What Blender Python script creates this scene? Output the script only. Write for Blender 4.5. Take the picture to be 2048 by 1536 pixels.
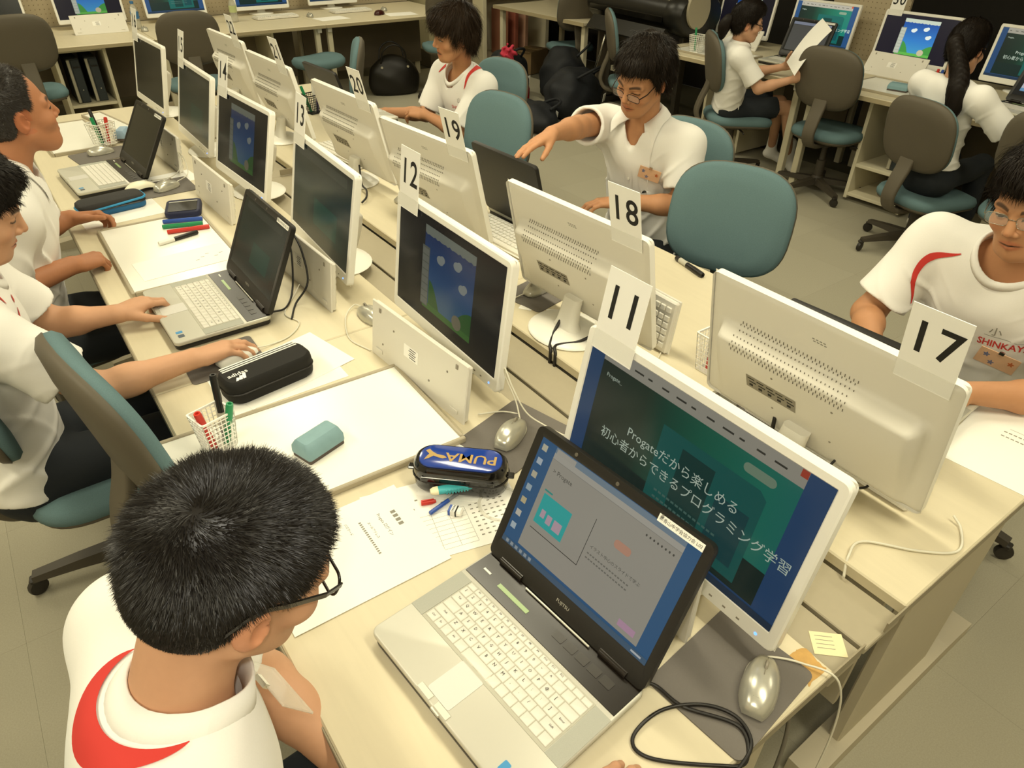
# Computer classroom seen from a standing viewpoint: two back-to-back desk rows, people at the screens.
# World: z up, floor z = 0, desk tops z = 0.70.  Left desk row front edge x = 0, near end of the rows y = 0;
# the rows run along +y, the right-hand wall row stands at x > 4.3, the back wall row at y > 6.4.
import bpy, math, random
import numpy as np
from mathutils import Vector, Matrix
random.seed(7); RNG = np.random.default_rng(11)
for o in list(bpy.data.objects): bpy.data.objects.remove(o, do_unlink=True)
SC = bpy.context.scene; COL = SC.collection

# ---------------------------------------------------------------- camera
CAM = np.array([-.1033, -.2107, 1.713]); PIT, ROLL, YAW, FPX = 0.61663, 0.01406, 0.63319, 1392.4
_f = np.array([math.sin(YAW)*math.cos(PIT), math.cos(YAW)*math.cos(PIT), -math.sin(PIT)])
_r = np.cross(_f, [0, 0, 1]); _r /= np.linalg.norm(_r); _u = np.cross(_r, _f)
_r2 = math.cos(ROLL)*_r + math.sin(ROLL)*_u; _u2 = -math.sin(ROLL)*_r + math.cos(ROLL)*_u
cd = bpy.data.cameras.new('camera'); cam = bpy.data.objects.new('camera', cd); COL.objects.link(cam)
cd.sensor_fit = 'HORIZONTAL'; cd.sensor_width = 36; cd.lens = 36*FPX/2048; cd.clip_start = .02
cam.matrix_world = Matrix(((_r2[0], _u2[0], -_f[0], CAM[0]), (_r2[1], _u2[1], -_f[1], CAM[1]), (_r2[2], _u2[2], -_f[2], CAM[2]), (0, 0, 0, 1)))
SC.camera = cam
# ---------------------------------------------------------------- world, light, exposure
w = bpy.data.worlds.new('room_air'); SC.world = w; w.use_nodes = True
w.node_tree.nodes['Background'].inputs[0].default_value = (1, .93, .70, 1); w.node_tree.nodes['Background'].inputs[1].default_value = .02
SC.view_settings.view_transform = 'Standard'; SC.view_settings.look = 'None'
SC.view_settings.exposure = 0.0; SC.view_settings.gamma = 1.0; SC.view_settings.use_curve_mapping = False
LIGHT = (1.0, .925, .68)
# fluorescent troffers in the ceiling (tubes are modelled with the ceiling below)
LAMPS = [(x, y) for x in (-1.3, 1.0, 3.3) for y in (-.6, 1.7, 4.0, 6.3)]
LAMP_W = {(-1.3, -.6): 28, (1.0, -.6): 28, (-1.3, 1.7): 30, (1.0, 1.7): 30}
for i, (x, y) in enumerate(LAMPS):
    l = bpy.data.lights.new('tube_light', 'AREA'); l.shape = 'RECTANGLE'; l.size = .30; l.size_y = 1.25
    l.energy = LAMP_W.get((x, y), 20); l.color = LIGHT
    o = bpy.data.objects.new('tube_light', l); COL.objects.link(o); o.location = (x, y, 2.66)
# the flash of the camera that took the picture, a small lamp just above the lens
l = bpy.data.lights.new('camera_flash', 'AREA'); l.size = .035; l.energy = 2.2; l.color = (1, .95, .80); l.spread = math.radians(150)
o = bpy.data.objects.new('camera_flash', l); COL.objects.link(o)
fp = CAM + .05*_u2 - .03*_r2; mw = cam.matrix_world.copy(); mw.translation = Vector(fp); o.matrix_world = mw

# ---------------------------------------------------------------- materials
def lin(c):
    if isinstance(c, str): c = tuple(int(c[i:i+2], 16) for i in (0, 2, 4))
    return tuple((v/255/12.92 if v/255 <= .04045 else ((v/255+.055)/1.055)**2.4) for v in c)
MATS = {}
def mat(name, c=None, rough=.6, metal=0., spec=.5, noise=None, bump=None, emit=0., alpha=1., coat=0., trans=0., ior=1.45, attr=None, sheen=0.):
    """c: sRGB hex of the surface itself. noise=(scale, amount) mottles it, bump=(scale, strength) gives fine relief."""
    if name in MATS: return MATS[name]
    m = bpy.data.materials.new(name); MATS[name] = m; m.use_nodes = True
    nt = m.node_tree; b = nt.nodes['Principled BSDF']; L = nt.links
    col = (*lin(c), 1) if c else (1, 1, 1, 1)
    b.inputs['Base Color'].default_value = col; b.inputs['Roughness'].default_value = rough
    b.inputs['Metallic'].default_value = metal; b.inputs['Specular IOR Level'].default_value = spec
    b.inputs['Coat Weight'].default_value = coat; b.inputs['Coat Roughness'].default_value = .08
    b.inputs['Transmission Weight'].default_value = trans; b.inputs['IOR'].default_value = ior; b.inputs['Alpha'].default_value = alpha
    if sheen: b.inputs['Sheen Weight'].default_value = sheen
    if emit:
        b.inputs['Emission Color'].default_value = col; b.inputs['Emission Strength'].default_value = emit
    src = None
    if attr:
        a = nt.nodes.new('ShaderNodeAttribute'); a.attribute_name = attr; src = a.outputs['Color']
    if noise or bump:
        tc = nt.nodes.new('ShaderNodeTexCoord')
    if noise:
        n = nt.nodes.new('ShaderNodeTexNoise'); n.inputs['Scale'].default_value = noise[0]; n.inputs['Detail'].default_value = 4
        L.new(tc.outputs['Object'], n.inputs['Vector'])
        mr = nt.nodes.new('ShaderNodeMapRange'); mr.inputs['To Min'].default_value = 1-noise[1]; mr.inputs['To Max'].default_value = 1+noise[1]
        L.new(n.outputs['Fac'], mr.inputs['Value'])
        mx = nt.nodes.new('ShaderNodeMix'); mx.data_type = 'RGBA'; mx.blend_type = 'MULTIPLY'; mx.inputs[0].default_value = 1
        if src: L.new(src, mx.inputs[6])
        else: mx.inputs[6].default_value = col
        L.new(mr.outputs['Result'], mx.inputs[7]); src = mx.outputs[2]
    if src:
        L.new(src, b.inputs['Base Color'])
        if emit: L.new(src, b.inputs['Emission Color'])
    if bump:
        n = nt.nodes.new('ShaderNodeTexNoise'); n.inputs['Scale'].default_value = bump[0]; n.inputs['Detail'].default_value = 3
        L.new(tc.outputs['Object'], n.inputs['Vector'])
        bp = nt.nodes.new('ShaderNodeBump'); bp.inputs['Strength'].default_value = bump[1]; bp.inputs['Distance'].default_value = .002
        L.new(n.outputs['Fac'], bp.inputs['Height']); L.new(bp.outputs['Normal'], b.inputs['Normal'])
    return m
def wood_mat(name, c, amt=.05):
    m = mat(name, c, rough=.45, spec=.35)
    nt = m.node_tree; b = nt.nodes['Principled BSDF']; L = nt.links
    tc = nt.nodes.new('ShaderNodeTexCoord'); mp = nt.nodes.new('ShaderNodeMapping'); mp.inputs['Scale'].default_value = (60, 5, 60)
    n = nt.nodes.new('ShaderNodeTexNoise'); n.inputs['Scale'].default_value = 1.2; n.inputs['Detail'].default_value = 5; n.inputs['Distortion'].default_value = .6
    L.new(tc.outputs['Object'], mp.inputs['Vector']); L.new(mp.outputs[0], n.inputs['Vector'])
    mr = nt.nodes.new('ShaderNodeMapRange'); mr.inputs['To Min'].default_value = 1-amt; mr.inputs['To Max'].default_value = 1+amt
    mx = nt.nodes.new('ShaderNodeMix'); mx.data_type = 'RGBA'; mx.blend_type = 'MULTIPLY'; mx.inputs[0].default_value = 1; mx.inputs[6].default_value = (*lin(c), 1)
    L.new(n.outputs['Fac'], mr.inputs['Value']); L.new(mr.outputs[0], mx.inputs[7]); L.new(mx.outputs[2], b.inputs['Base Color'])
    return m
def grad_emit(name, stops, strength, axis=0, size=1.):
    """a backlit picture gradient on a display (object space, metres)"""
    m = bpy.data.materials.new(name); MATS[name] = m; m.use_nodes = True; nt = m.node_tree; b = nt.nodes['Principled BSDF']
    tc = nt.nodes.new('ShaderNodeTexCoord'); sp = nt.nodes.new('ShaderNodeSeparateXYZ'); mr = nt.nodes.new('ShaderNodeMapRange'); cr = nt.nodes.new('ShaderNodeValToRGB')
    nt.links.new(tc.outputs['Object'], sp.inputs[0]); nt.links.new(sp.outputs[axis], mr.inputs['Value'])
    mr.inputs['From Min'].default_value = -size/2; mr.inputs['From Max'].default_value = size/2
    nt.links.new(mr.outputs[0], cr.inputs[0])
    e = cr.color_ramp.elements
    e[0].position, e[0].color = stops[0][0], (*lin(stops[0][1]), 1); e[1].position, e[1].color = stops[-1][0], (*lin(stops[-1][1]), 1)
    for p, c in stops[1:-1]:
        x = e.new(p); x.color = (*lin(c), 1)
    nt.links.new(cr.outputs[0], b.inputs['Emission Color']); b.inputs['Emission Strength'].default_value = strength
    b.inputs['Base Color'].default_value = (.012, .014, .014, 1); b.inputs['Roughness'].default_value = .18; b.inputs['Specular IOR Level'].default_value = .22
    return m
# ---------------------------------------------------------------- mesh building
def T(loc=(0, 0, 0), rot=(0, 0, 0), s=1.):
    m = Matrix.LocRotScale(Vector(loc), __import__('mathutils').Euler(rot), Vector((s, s, s)) if not hasattr(s, '__len__') else Vector(s))
    return np.array(m)
def app(M, v):
    v = np.asarray(v, float)
    return v if M is None else v @ M[:3, :3].T + M[:3, 3]
def rrect(w, h, r, n=4, cx=0, cy=0):
    p = []; r = min(r, w/2-1e-5, h/2-1e-5)
    for k, (sx, sy) in enumerate(((1, 1), (-1, 1), (-1, -1), (1, -1))):
        for i in range(n+1):
            a = k*math.pi/2 + i*math.pi/2/n
            p.append((cx+sx*(w/2-r)+r*math.cos(a), cy+sy*(h/2-r)+r*math.sin(a)))
    return p
class MB:
    def __init__(s): s.v = []; s.f = []; s.mi = []; s.n = 0
    def add(s, v, f, M=None, mi=0):
        v = app(M, v); s.v.append(v); n = s.n
        s.f += [tuple(i+n for i in q) for q in f]; s.mi += [mi]*len(f); s.n += len(v); return s
    def box(s, c, d, M=None, b=0., mi=0):
        c = np.array(c, float); x, y, z = np.array(d, float)/2
        if b <= 0:
            v = [(i*x, j*y, k*z) for i in (-1, 1) for j in (-1, 1) for k in (-1, 1)]
            f = [(0, 1, 3, 2), (4, 6, 7, 5), (0, 4, 5, 1), (2, 3, 7, 6), (0, 2, 6, 4), (1, 5, 7, 3)]
            return s.add(np.array(v)+c, f, M, mi)
        b = min(b, x*.98, y*.98, z*.98); v = []; ix = {}
        for i in (-1, 1):
            for j in (-1, 1):
                for k in (-1, 1):
                    for a in range(3):
                        p = [i*(x-b), j*(y-b), k*(z-b)]; p[a] += (i, j, k)[a]*b; ix[i, j, k, a] = len(v); v.append(p)
        f = []; R = (-1, 1)
        def q(l, ref):
            P = [np.array(v[t]) for t in l]; nn = np.cross(P[1]-P[0], P[2]-P[0])
            f.append(tuple(l) if nn @ np.array(ref) > 0 else tuple(l[::-1]))
        for a in range(3):
            o1, o2 = [t for t in range(3) if t != a]
            for sg in R:
                def key(p, r_):
                    t = [0]*3; t[a] = sg; t[o1] = p; t[o2] = r_; return (*t, a)
                ref = [0]*3; ref[a] = sg
                q([ix[key(-1, -1)], ix[key(1, -1)], ix[key(1, 1)], ix[key(-1, 1)]], ref)
        for a in range(3):
            o1, o2 = [t for t in range(3) if t != a]
            for p in R:
                for r_ in R:
                    def key(sa, ax):
                        t = [0]*3; t[a] = sa; t[o1] = p; t[o2] = r_; return (*t, ax)
                    ref = [0]*3; ref[o1] = p; ref[o2] = r_
                    q([ix[key(-1, o1)], ix[key(1, o1)], ix[key(1, o2)], ix[key(-1, o2)]], ref)
        for i in R:
            for j in R:
                for k in R: q([ix[i, j, k, 0], ix[i, j, k, 1], ix[i, j, k, 2]], (i, j, k))
        return s.add(np.array(v)+c, f, M, mi)
    def prism(s, pts, z0, z1, M=None, b=0., mi=0, top=None):
        """outline in xy (counter-clockwise) from z0 to z1, edges rounded by b (simple inset)"""
        p = np.array(pts, float); n = len(p); cen = p.mean(0)
        def ins(d):
            t = np.roll(p, -1, 0)-np.roll(p, 1, 0); t /= np.linalg.norm(t, axis=1)[:, None]+1e-12
            return p-np.c_[t[:, 1], -t[:, 0]]*d
        L = []
        if b > 0: L = [(ins(b), z0), (p, z0+b), (p, z1-b), (ins(b*.35), z1-b*.3), (ins(b), z1)]
        else: L = [(p, z0), (p, z1)]
        v = np.vstack([np.c_[q, np.full(n, z)] for q, z in L]); f = []
        for k in range(len(L)-1):
            for i in range(n):
                j = (i+1) % n; f.append((k*n+i, k*n+j, (k+1)*n+j, (k+1)*n+i))
        f.append(tuple(range(n))[::-1]); m0 = len(L)-1; f.append(tuple(m0*n+i for i in range(n)))
        return s.add(v, f, M, mi)
    def loft(s, secs, M=None, cap=True, close=True, mi=0):
        secs = [np.asarray(q, float) for q in secs]; n = len(secs[0]); f = []
        for k in range(len(secs)-1):
            for i in range(n if close else n-1):
                j = (i+1) % n; f.append((k*n+i, k*n+j, (k+1)*n+j, (k+1)*n+i))
        if cap and close: f.append(tuple(range(n))[::-1]); f.append(tuple((len(secs)-1)*n+i for i in range(n)))
        return s.add(np.vstack(secs), f, M, mi)
    def lathe(s, prof, n=20, M=None, mi=0, sx=1., sy=1.):
        a = np.linspace(0, 2*math.pi, n, endpoint=False)
        return s.loft([np.c_[r*np.cos(a)*sx, r*np.sin(a)*sy, np.full(n, z)] for r, z in prof], M, True, True, mi)
    def tube(s, pts, r, n=6, M=None, mi=0, closed=False):
        P = np.array(pts, float); m = len(P); R = np.broadcast_to(np.asarray(r, float), (m,))
        t = np.gradient(P, axis=0) if not closed else np.roll(P, -1, 0)-np.roll(P, 1, 0)
        t /= np.linalg.norm(t, axis=1)[:, None]+1e-12
        u = np.cross(t[0], (0, 0, 1.) if abs(t[0][2]) < .9 else (1., 0, 0)); u /= np.linalg.norm(u); secs = []
        a = np.linspace(0, 2*math.pi, n, endpoint=False)
        for i in range(m):
            u = u-t[i]*(u @ t[i]); u /= np.linalg.norm(u)+1e-12; w_ = np.cross(t[i], u)
            secs.append(P[i]+R[i]*(np.cos(a)[:, None]*u+np.sin(a)[:, None]*w_))
        if closed: secs.append(secs[0])
        return s.loft(secs, M, not closed, True, mi)
    def mesh(s, name, mats, smooth=False):
        me = bpy.data.meshes.new(name); v = np.vstack(s.v) if s.v else np.zeros((0, 3))
        me.from_pydata(v.tolist(), [], s.f)
        for m in (mats if isinstance(mats, (list, tuple)) else [mats]): me.materials.append(m)
        if max(s.mi or [0]) > 0: me.polygons.foreach_set('material_index', s.mi)
        if smooth is True: me.polygons.foreach_set('use_smooth', [True]*len(s.f))
        elif smooth: me.polygons.foreach_set('use_smooth', [True]*len(s.f)); me.set_sharp_from_angle(angle=math.radians(smooth))
        me.update(); return me
    def build(s, name, mats, parent=None, smooth=False, **kw): return link(name, s.mesh(name, mats, smooth), parent, **kw)
def link(name, data, parent=None, loc=None, rot=None, label=None, cat=None, group=None, kind=None):
    o = bpy.data.objects.new(name, data); COL.objects.link(o)
    if parent: o.parent = parent
    if loc is not None: o.location = loc
    if rot is not None: o.rotation_euler = rot if hasattr(rot, '__len__') else (0, 0, rot)
    if label: o['label'] = label
    if cat: o['category'] = cat
    if group: o['group'] = group
    if kind: o['kind'] = kind
    return o
def thing(name, label, cat, loc=(0, 0, 0), rot=0, group=None): return link(name, None, None, loc, rot, label, cat, group)
def dup(root, loc=None, rot=None, label=None, parent=None):
    r = root.copy(); COL.objects.link(r); r.parent = parent
    if loc is not None: r.location = loc
    if rot is not None: r.rotation_euler = rot if hasattr(rot, '__len__') else (0, 0, rot)
    if label: r['label'] = label
    for ch in root.children: dup(ch, parent=r)
    return r
_tc = {}
def text2d(body, size, align='CENTER', res=2, spacing=1., sx=1., bold=0.):
    k = (body, align, res, spacing, bold)
    if k not in _tc:
        c = bpy.data.curves.new('t', 'FONT'); c.body = body; c.size = 1; c.align_x = align; c.align_y = 'CENTER'; c.resolution_u = res; c.space_character = spacing; c.offset = bold
        o = bpy.data.objects.new('t', c); COL.objects.link(o); bpy.context.view_layer.update()
        m = bpy.data.meshes.new_from_object(o)
        _tc[k] = (np.array([x.co[:] for x in m.vertices]), [tuple(p.vertices) for p in m.polygons])
        bpy.data.objects.remove(o); bpy.data.meshes.remove(m); bpy.data.curves.remove(c)
    v, f = _tc[k]; v = v*size; v[:, 0] *= sx; return v, f
def smooth_path(pts, n=8):
    """Catmull-Rom through the points"""
    P = np.array(pts, float); P = np.vstack([2*P[0]-P[1], P, 2*P[-1]-P[-2]]); out = []
    for i in range(1, len(P)-2):
        for t in np.linspace(0, 1, n, endpoint=False):
            a, b, c, d = P[i-1:i+3]
            out.append(.5*(2*b+(c-a)*t+(2*a-5*b+4*c-d)*t*t+(-a+3*b-3*c+d)*t**3))
    out.append(P[-2]); return np.array(out)
# ---------------------------------------------------------------- palette
M_DESK = wood_mat('desk_laminate', 'D4CAAE'); M_EDGE = mat('desk_edge', '978D76', .5); M_PANEL = mat('desk_panel', 'BBB29B', .55, noise=(40, .03))
M_TROUGH = mat('cable_cover', 'A89F88', .5, noise=(60, .03)); M_DARKGAP = mat('dark_gap', '2A2722', .8)
M_WHITE = mat('white_plastic', 'EFEDE4', .3, spec=.5); M_WHITE2 = mat('matt_white_plastic', 'DEDACE', .45); M_KEYWHITE = mat('key_white', 'DEDBD0', .5)
M_GREYPL = mat('grey_plastic', '8E8778', .5); M_BLACK = mat('black_plastic', '1B1916', .38); M_SHINY = mat('gloss_black', '0D0C0B', .12, coat=.5)
M_SILVER = mat('silver_paint', 'C3C1B4', .28, metal=.55); M_STEEL = mat('bright_steel', 'D5D2C8', .25, metal=1.); M_PAPER = mat('paper', 'F6F4EC', .8, spec=.2)
M_INK = mat('print_ink', '26241F', .7); M_INKLIGHT = mat('faint_ink', '8C897D', .8); M_DIGIT = mat('digit_ink', '12110F', .6)
M_CABLE_W = mat('white_cable', 'DCD8C6', .4); M_CABLE_K = mat('black_cable', '1A1714', .4); M_CREAM = mat('cream_steel', 'D8D0B4', .5)
# ---------------------------------------------------------------- room shell
X0, X1, Y0, Y1, ZC = -2.6, 6.2, -2.2, 8.3, 2.7
def slab(name, c, d, m, **kw): return MB().box(c, d).build(name, m, kind='structure', **kw)
M_CARPET = mat('carpet', '97927C', .95, spec=.1, noise=(350, .14), bump=(700, .9))
floor = slab('floor', ((X0+X1)/2, (Y0+Y1)/2, -.053), (X1-X0, Y1-Y0, .10), mat('subfloor', '5C5848', .9))
tiles = []
for k, c in enumerate(('A29D8A', 'A19C89', 'A49F8C')):
    tiles.append(MB().box((0, 0, -.0015), (.4996, .4996, .003)).mesh('carpet_tile', mat('carpet_tile_%s' % 'abc'[k], c, .95, spec=.1, noise=(260, .16))))
for i in range(13):
    for j in range(17):
        link('carpet_tile', tiles[(i*5+j*7+i*j) % 3], floor, (-1.25+i*.5, -.75+j*.5, 0), (i+j) % 2*math.pi/2)
M_WALL = mat('wall_paint', 'CFC7B0', .8, noise=(8, .03)); M_DARKWALL = mat('dark_curtain', '1D1A15', .9, noise=(15, .2))
slab('wall_back', ((X0+X1)/2, Y1+.05, ZC/2), (X1-X0, .1, ZC), M_WALL); slab('wall_front', ((X0+X1)/2, Y0-.05, ZC/2), (X1-X0, .1, ZC), M_WALL)
slab('wall_left', (X0-.05, (Y0+Y1)/2, ZC/2), (.1, Y1-Y0, ZC), M_WALL); slab('wall_right', (X1+.05, (Y0+Y1)/2, ZC/2), (.1, Y1-Y0, ZC), M_DARKWALL)
slab('ceiling', ((X0+X1)/2, (Y0+Y1)/2, ZC+.05), (X1-X0, Y1-Y0, .1), mat('ceiling_board', 'E6E3D8', .9))
M_TUBE = mat('tube_glow', 'FFF3CC', .4, emit=1.5)
for i, (x, y) in enumerate(LAMPS):
    t = thing('ceiling_light', 'white fluorescent ceiling light above the desks, not in the picture', 'ceiling light', (x, y, ZC), group='fluorescent ceiling lights')
    MB().box((0, 0, -.012), (.36, 1.32, .024), b=.006).build('housing', M_WHITE2, t)
    for s in (-1, 1): MB().tube([(s*.16, -.6, -.034), (s*.16, .6, -.034)], .012, 8).build('tube', M_TUBE, t, True)
# ---------------------------------------------------------------- desk rows
ZD = .70
def desk(name, label, y0, y1, side, cat='desk'):
    """side=+1: left row (front edge x=0, trough at x .70-.80); side=-1: mirror for the right row"""
    t = thing(name, label, cat, (0 if side > 0 else 1.648, (y0+y1)/2, 0), 0, 'classroom computer desks'); s = side; L = y1-y0
    a, b_ = (0, .70) if s > 0 else (-.732, 0)
    MB().box(((a+b_)/2, 0, ZD-.014), (b_-a, L-.003, .028), b=.003).build('tabletop', M_DESK, t)
    fx = 0 if s > 0 else 0
    MB().box((-.0015*s, 0, ZD-.015), (.004, L-.003, .022), b=.001).build('front_edge', M_EDGE, t)
    ta, tb = (.701, .796) if s > 0 else (-.843, -.733)
    MB().box(((ta+tb)/2, 0, ZD-.04), (tb-ta, L-.003, .016), b=.002).build('cable_cover', M_TROUGH, t)
    MB().box(((ta+tb)/2, 0, ZD-.065), ((tb-ta)*.9, L-.06, .032)).build('cable_tray', M_PANEL, t)
    for e in (-1, 1):
        ye = e*(L/2-.035)
        MB().box((s*.40, ye, .365), (.40, .028, .612), b=.004).build('end_panel', M_PANEL, t)
        MB().loft([np.array([(s*x, ye+dy, z) for dy, z in ((-.035, 0), (.035, 0), (.035, h), (-.035, h))]) for x, h in ((-.02, .045), (.12, .06), (.62, .062), (.72, .05))][::s]).build('foot', M_PANEL, t)
        MB().box((s*.04, ye, ZD-.036), (.05, .05, .016)).build('bracket', M_EDGE, t)
    for e in (-1, 1):
        yy = e*(L/2-.0015)
        MB().box((s*.40, yy, ZD-.015), (.78, .003, .024)).build('end_edge', M_EDGE, t)
    MB().box((s*.62, 0, .42), (.016, L-.12, .44)).build('modesty_panel', M_PANEL, t)
    return t
DY = [(0, 1.4), (1.4, 2.85), (2.85, 4.35)]
for (a, b), nm in zip(DY, ('nearest the camera, carrying screens 11 and 12', 'in the middle, carrying screens 13 and 14', 'farthest away, carrying screens 15 and 16')):
    desk('computer_desk', 'beige left-row desk '+nm, a, b, 1)
for (a, b), nm in zip(DY, ('nearest the camera, carrying screens 17 and 18', 'in the middle, carrying screens 19 and 20', 'farthest away, carrying screens 21 and 22')):
    desk('computer_desk', 'beige right-row desk '+nm, a, b, -1)
# ---------------------------------------------------------------- screens
EM = {}
def em(c, s): 
    k = 'glow_%s_%s' % (c, str(s).replace('.', '_'))
    if k not in MATS:
        m = mat(k, c, .18, spec=.22, emit=s); m.node_tree.nodes['Principled BSDF'].inputs['Base Color'].default_value = (.012, .013, .013, 1)
    return MATS[k]
class Pic:
    """flat picture on a display: layered polygons, each with its own glow material"""
    def __init__(s): s.mb = MB(); s.m = []; s.z = 0
    def mi(s, m):
        if m not in s.m: s.m.append(m)
        return s.m.index(m)
    def poly(s, pts, m): s.z += 2e-5; s.mb.add([(x, y, s.z) for x, y in pts], [tuple(range(len(pts)))], None, s.mi(m)); return s
    def rect(s, x0, y0, x1, y1, m): return s.poly([(x0, y0), (x1, y0), (x1, y1), (x0, y1)], m)
    def text(s, body, x, y, size, m, align='LEFT', **k):
        s.z += 2e-5; v, f = text2d(body, size, align, **k); v = v+np.array((x, y, s.z)); s.mb.add(v, f, None, s.mi(m)); return s
    def blob(s, x, y, rx, ry, m, n=14): return s.poly([(x+rx*math.cos(a), y+ry*math.sin(a)) for a in np.linspace(0, 2*math.pi, n, endpoint=False)], m)
    def mesh(s, name): return s.mb.mesh(name, s.m)
_pics = {}
def pic(kind, W, H, k):
    key = (kind, W, H, k)
    if key in _pics: return _pics[key]
    p = Pic(); w, h = W/2, H/2; g = str(k)
    if kind == 'web':
        p.rect(-w, -h, w, h, em('2E5A8C', .5*k))
        bar = em('B9B4A2', .62*k); bx = -w+.07*W
        p.rect(bx, h-.105*H, w-.085*W, h, bar); p.rect(bx, -h+.06*H, w-.085*W, h-.105*H, grad_emit('web_green_'+g+'%.2f' % W, [(0, '141F1E'), (.3, '123428'), (.55, '0F6B52'), (.8, '17836C'), (1, '1C7E76')], .62*k, 0, W))
        p.rect(bx, -h+.06*H, w-.085*W, -h+.30*H, em('14322E', .5*k))
        tx = em('C9D9C6', .8*k)
        p.text('Progate_', -w+.10*W, h-.19*H, .03*H*1.3, tx)
        p.poly([(-.10*W, .24*H), (.30*W, .24*H), (.33*W, .20*H), (.33*W, -.40*H), (-.10*W, -.40*H)], em('146E66', .55*k))
        p.rect(.0*W, -.36*H, .14*W, .17*H, em('0C4A45', .5*k)); p.rect(.17*W, -.33*H, .30*W, .05*H, em('15565A', .5*k))
        p.text('Progateだから楽しめる', -.24*W, .035*H, .088*H, tx); p.text('初心者からできるプログラミング学習', -.36*W, -.085*H, .088*H, tx)
        [p.rect(-.06*W+i*.02*W, -.21*H-j*.05*H, -.046*W+i*.02*W, -.195*H-j*.05*H, em('5F8A7E', .5*k)) for i in range(14) for j in range(2)]
        p.poly(rrect(.12*W, .06*H, .03*H, 4, .28*W, .32*H), em('8FA98D', .6*k))
        for i in range(12): p.rect(bx+.02*W+i*.065*W, h-.060*H, bx+(.04+.012*(i % 3))*W+i*.065*W, h-.048*H, em('4B4A42', .4*k))
        p.rect(w-.11*W, h-.045*H, w-.085*W, h, em('B4402A', .8*k))
        p.rect(-w, -h, w, -h+.05*H, em('27405A', .5*k))
    elif kind == 'play':
        p.rect(-w, -h, w, h, em('1A1626', .5*k))
        a, b, c, d = -.22*W, -.38*H, .26*W, .42*H
        p.rect(a, b, c, d, grad_emit('play_sky_'+g+'%.2f' % W, [(0, '3E8FB0'), (.45, '2B6FB0'), (1, '163C86')], .75*k, 1, H*.8))
        p.poly([(a, d)]+[(a+(c-a)*i/24, d-.07*H-.018*H*abs(math.sin(i*1.3))) for i in range(25)]+[(c, d)], em('B9C2B0', .7*k))
        gr = em('3F8A3C', .7*k); gr2 = em('5AA545', .7*k)
        p.poly([(a+.06*W, b)]+[(a+.06*W+.13*W*i/10, b+.30*H*math.sin(math.pi/2*(1-i/10))) for i in range(11)]+[(a+.19*W, b)], gr)
        p.poly([(c-.2*W, b)]+[(c-.2*W+.2*W*i/10, b+.26*H*math.sin(math.pi/2*i/10)) for i in range(11)]+[(c, b)], gr)
        p.rect(a, b, c, b+.06*H, gr2); p.blob(c-.13*W, b+.09*H, .045*W, .07*H, em('B8AE8C', .7*k))
        for x, y in ((-.06, .17), (.10, .22), (.16, .05)): p.blob(x*W, y*H, .035*W, .042*H, em('C6CFC8', .8*k)); p.blob((x+.02)*W, (y+.02)*H, .025*W, .035*H, em('C6CFC8', .8*k))
        p.rect(a-.02*W, b+.02*H, a+.055*W, d-.2*H, em('9AA08E', .6*k))
        for i in range(8): p.rect(a-.015*W, b+.03*H+i*.07*H, a+.05*W, b+.09*H+i*.07*H, em('B9BDAB', .6*k))
    elif kind == 'dim':
        p.rect(-w, -h, w, h, grad_emit('dim_'+g+'%.2f' % W, [(0, '17221C'), (.35, '232D22'), (.7, '1B2B24'), (1, '121C18')], .45*k, 1, H))
        p.rect(-.42*W, -.36*H, .4*W, .12*H, em('2A4034', .3*k)); p.rect(-.42*W, .36*H, .42*W, .46*H, em('40463C', .35*k)); p.rect(-.1*W, -.3*H, .3*W, .0*H, em('1D5A48', .3*k))
    elif kind == 'off': p.rect(-w, -h, w, h, mat('dead_panel', '0E1210', .2))
    elif kind == 'desk':   # near laptop: browser page on a blue desktop
        p.rect(-w, -h, w, h, em('2C5C86', .62*k))
        pg = em('A39E90', .62*k); x0, x1, y0, y1 = -w+.105*W, w-.075*W, -h+.07*H, h-.005*H
        p.rect(x0, y0, x1, y1, pg); p.rect(x0, y1-.05*H, x1, y1, em('7E92A0', .55*k)); p.rect(x0, y1-.10*H, x1, y1-.05*H, em('B1ADA0', .62*k))
        p.rect(x0+.01*W, y1-.05*H, x0+.14*W, y1-.008*H, em('B1ADA0', .6*k))
        ik = em('5E5C54', .4*k); p.text('> Progate', x0+.03*W, y1-.19*H, .055*H, ik)
        p.rect(x0+.03*W, .12*H, x0+.085*W, .135*H, em('2E8F84', .7*k))
        p.rect(x0+.035*W, -.17*H, x0+.235*W, .10*H, em('27A6A0', .7*k))
        for i, (a, b, c_) in enumerate(((.06, -.1, .03), (.105, -.12, .035), (.155, -.13, .055))): p.rect(x0+a*W, b*H, x0+(a+c_)*W, (b+.07+.01*i)*H, em('B59CA6', .7*k))
        p.rect(x0+.03*W, -.232*H, x0+.37*W, -.226*H, em('2B2B2B', .3*k)); p.rect(x0+.368*W, -.23*H, x0+.371*W, .20*H, em('2B2B2B', .3*k))
        p.text('イラスト中心のスライドで学ぶ', .0*W, -.02*H, .036*H, em('57564F', .4*k)); [p.rect(.0*W+i*.018*W, -.085*H-j*.04*H, .012*W+i*.018*W, -.073*H-j*.04*H, em('807D72', .5*k)) for i in range(15) for j in range(2)]
        p.poly(rrect(.1*W, .07*H, .03*H, 4, .16*W, .14*H), em('B98A72', .7*k)); p.rect(x0, y1-.10*H, x1, y1-.097*H, em('8E8B80', .5*k))
        for i in range(8): p.blob(.24*W+i*.022*W, y1-.15*H, .005*W, .010*H, ik, 8)
        p.rect(x1-.13*W, -h+.11*H, x1-.03*W, -h+.165*H, em('B58FA4', .7*k))
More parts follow.
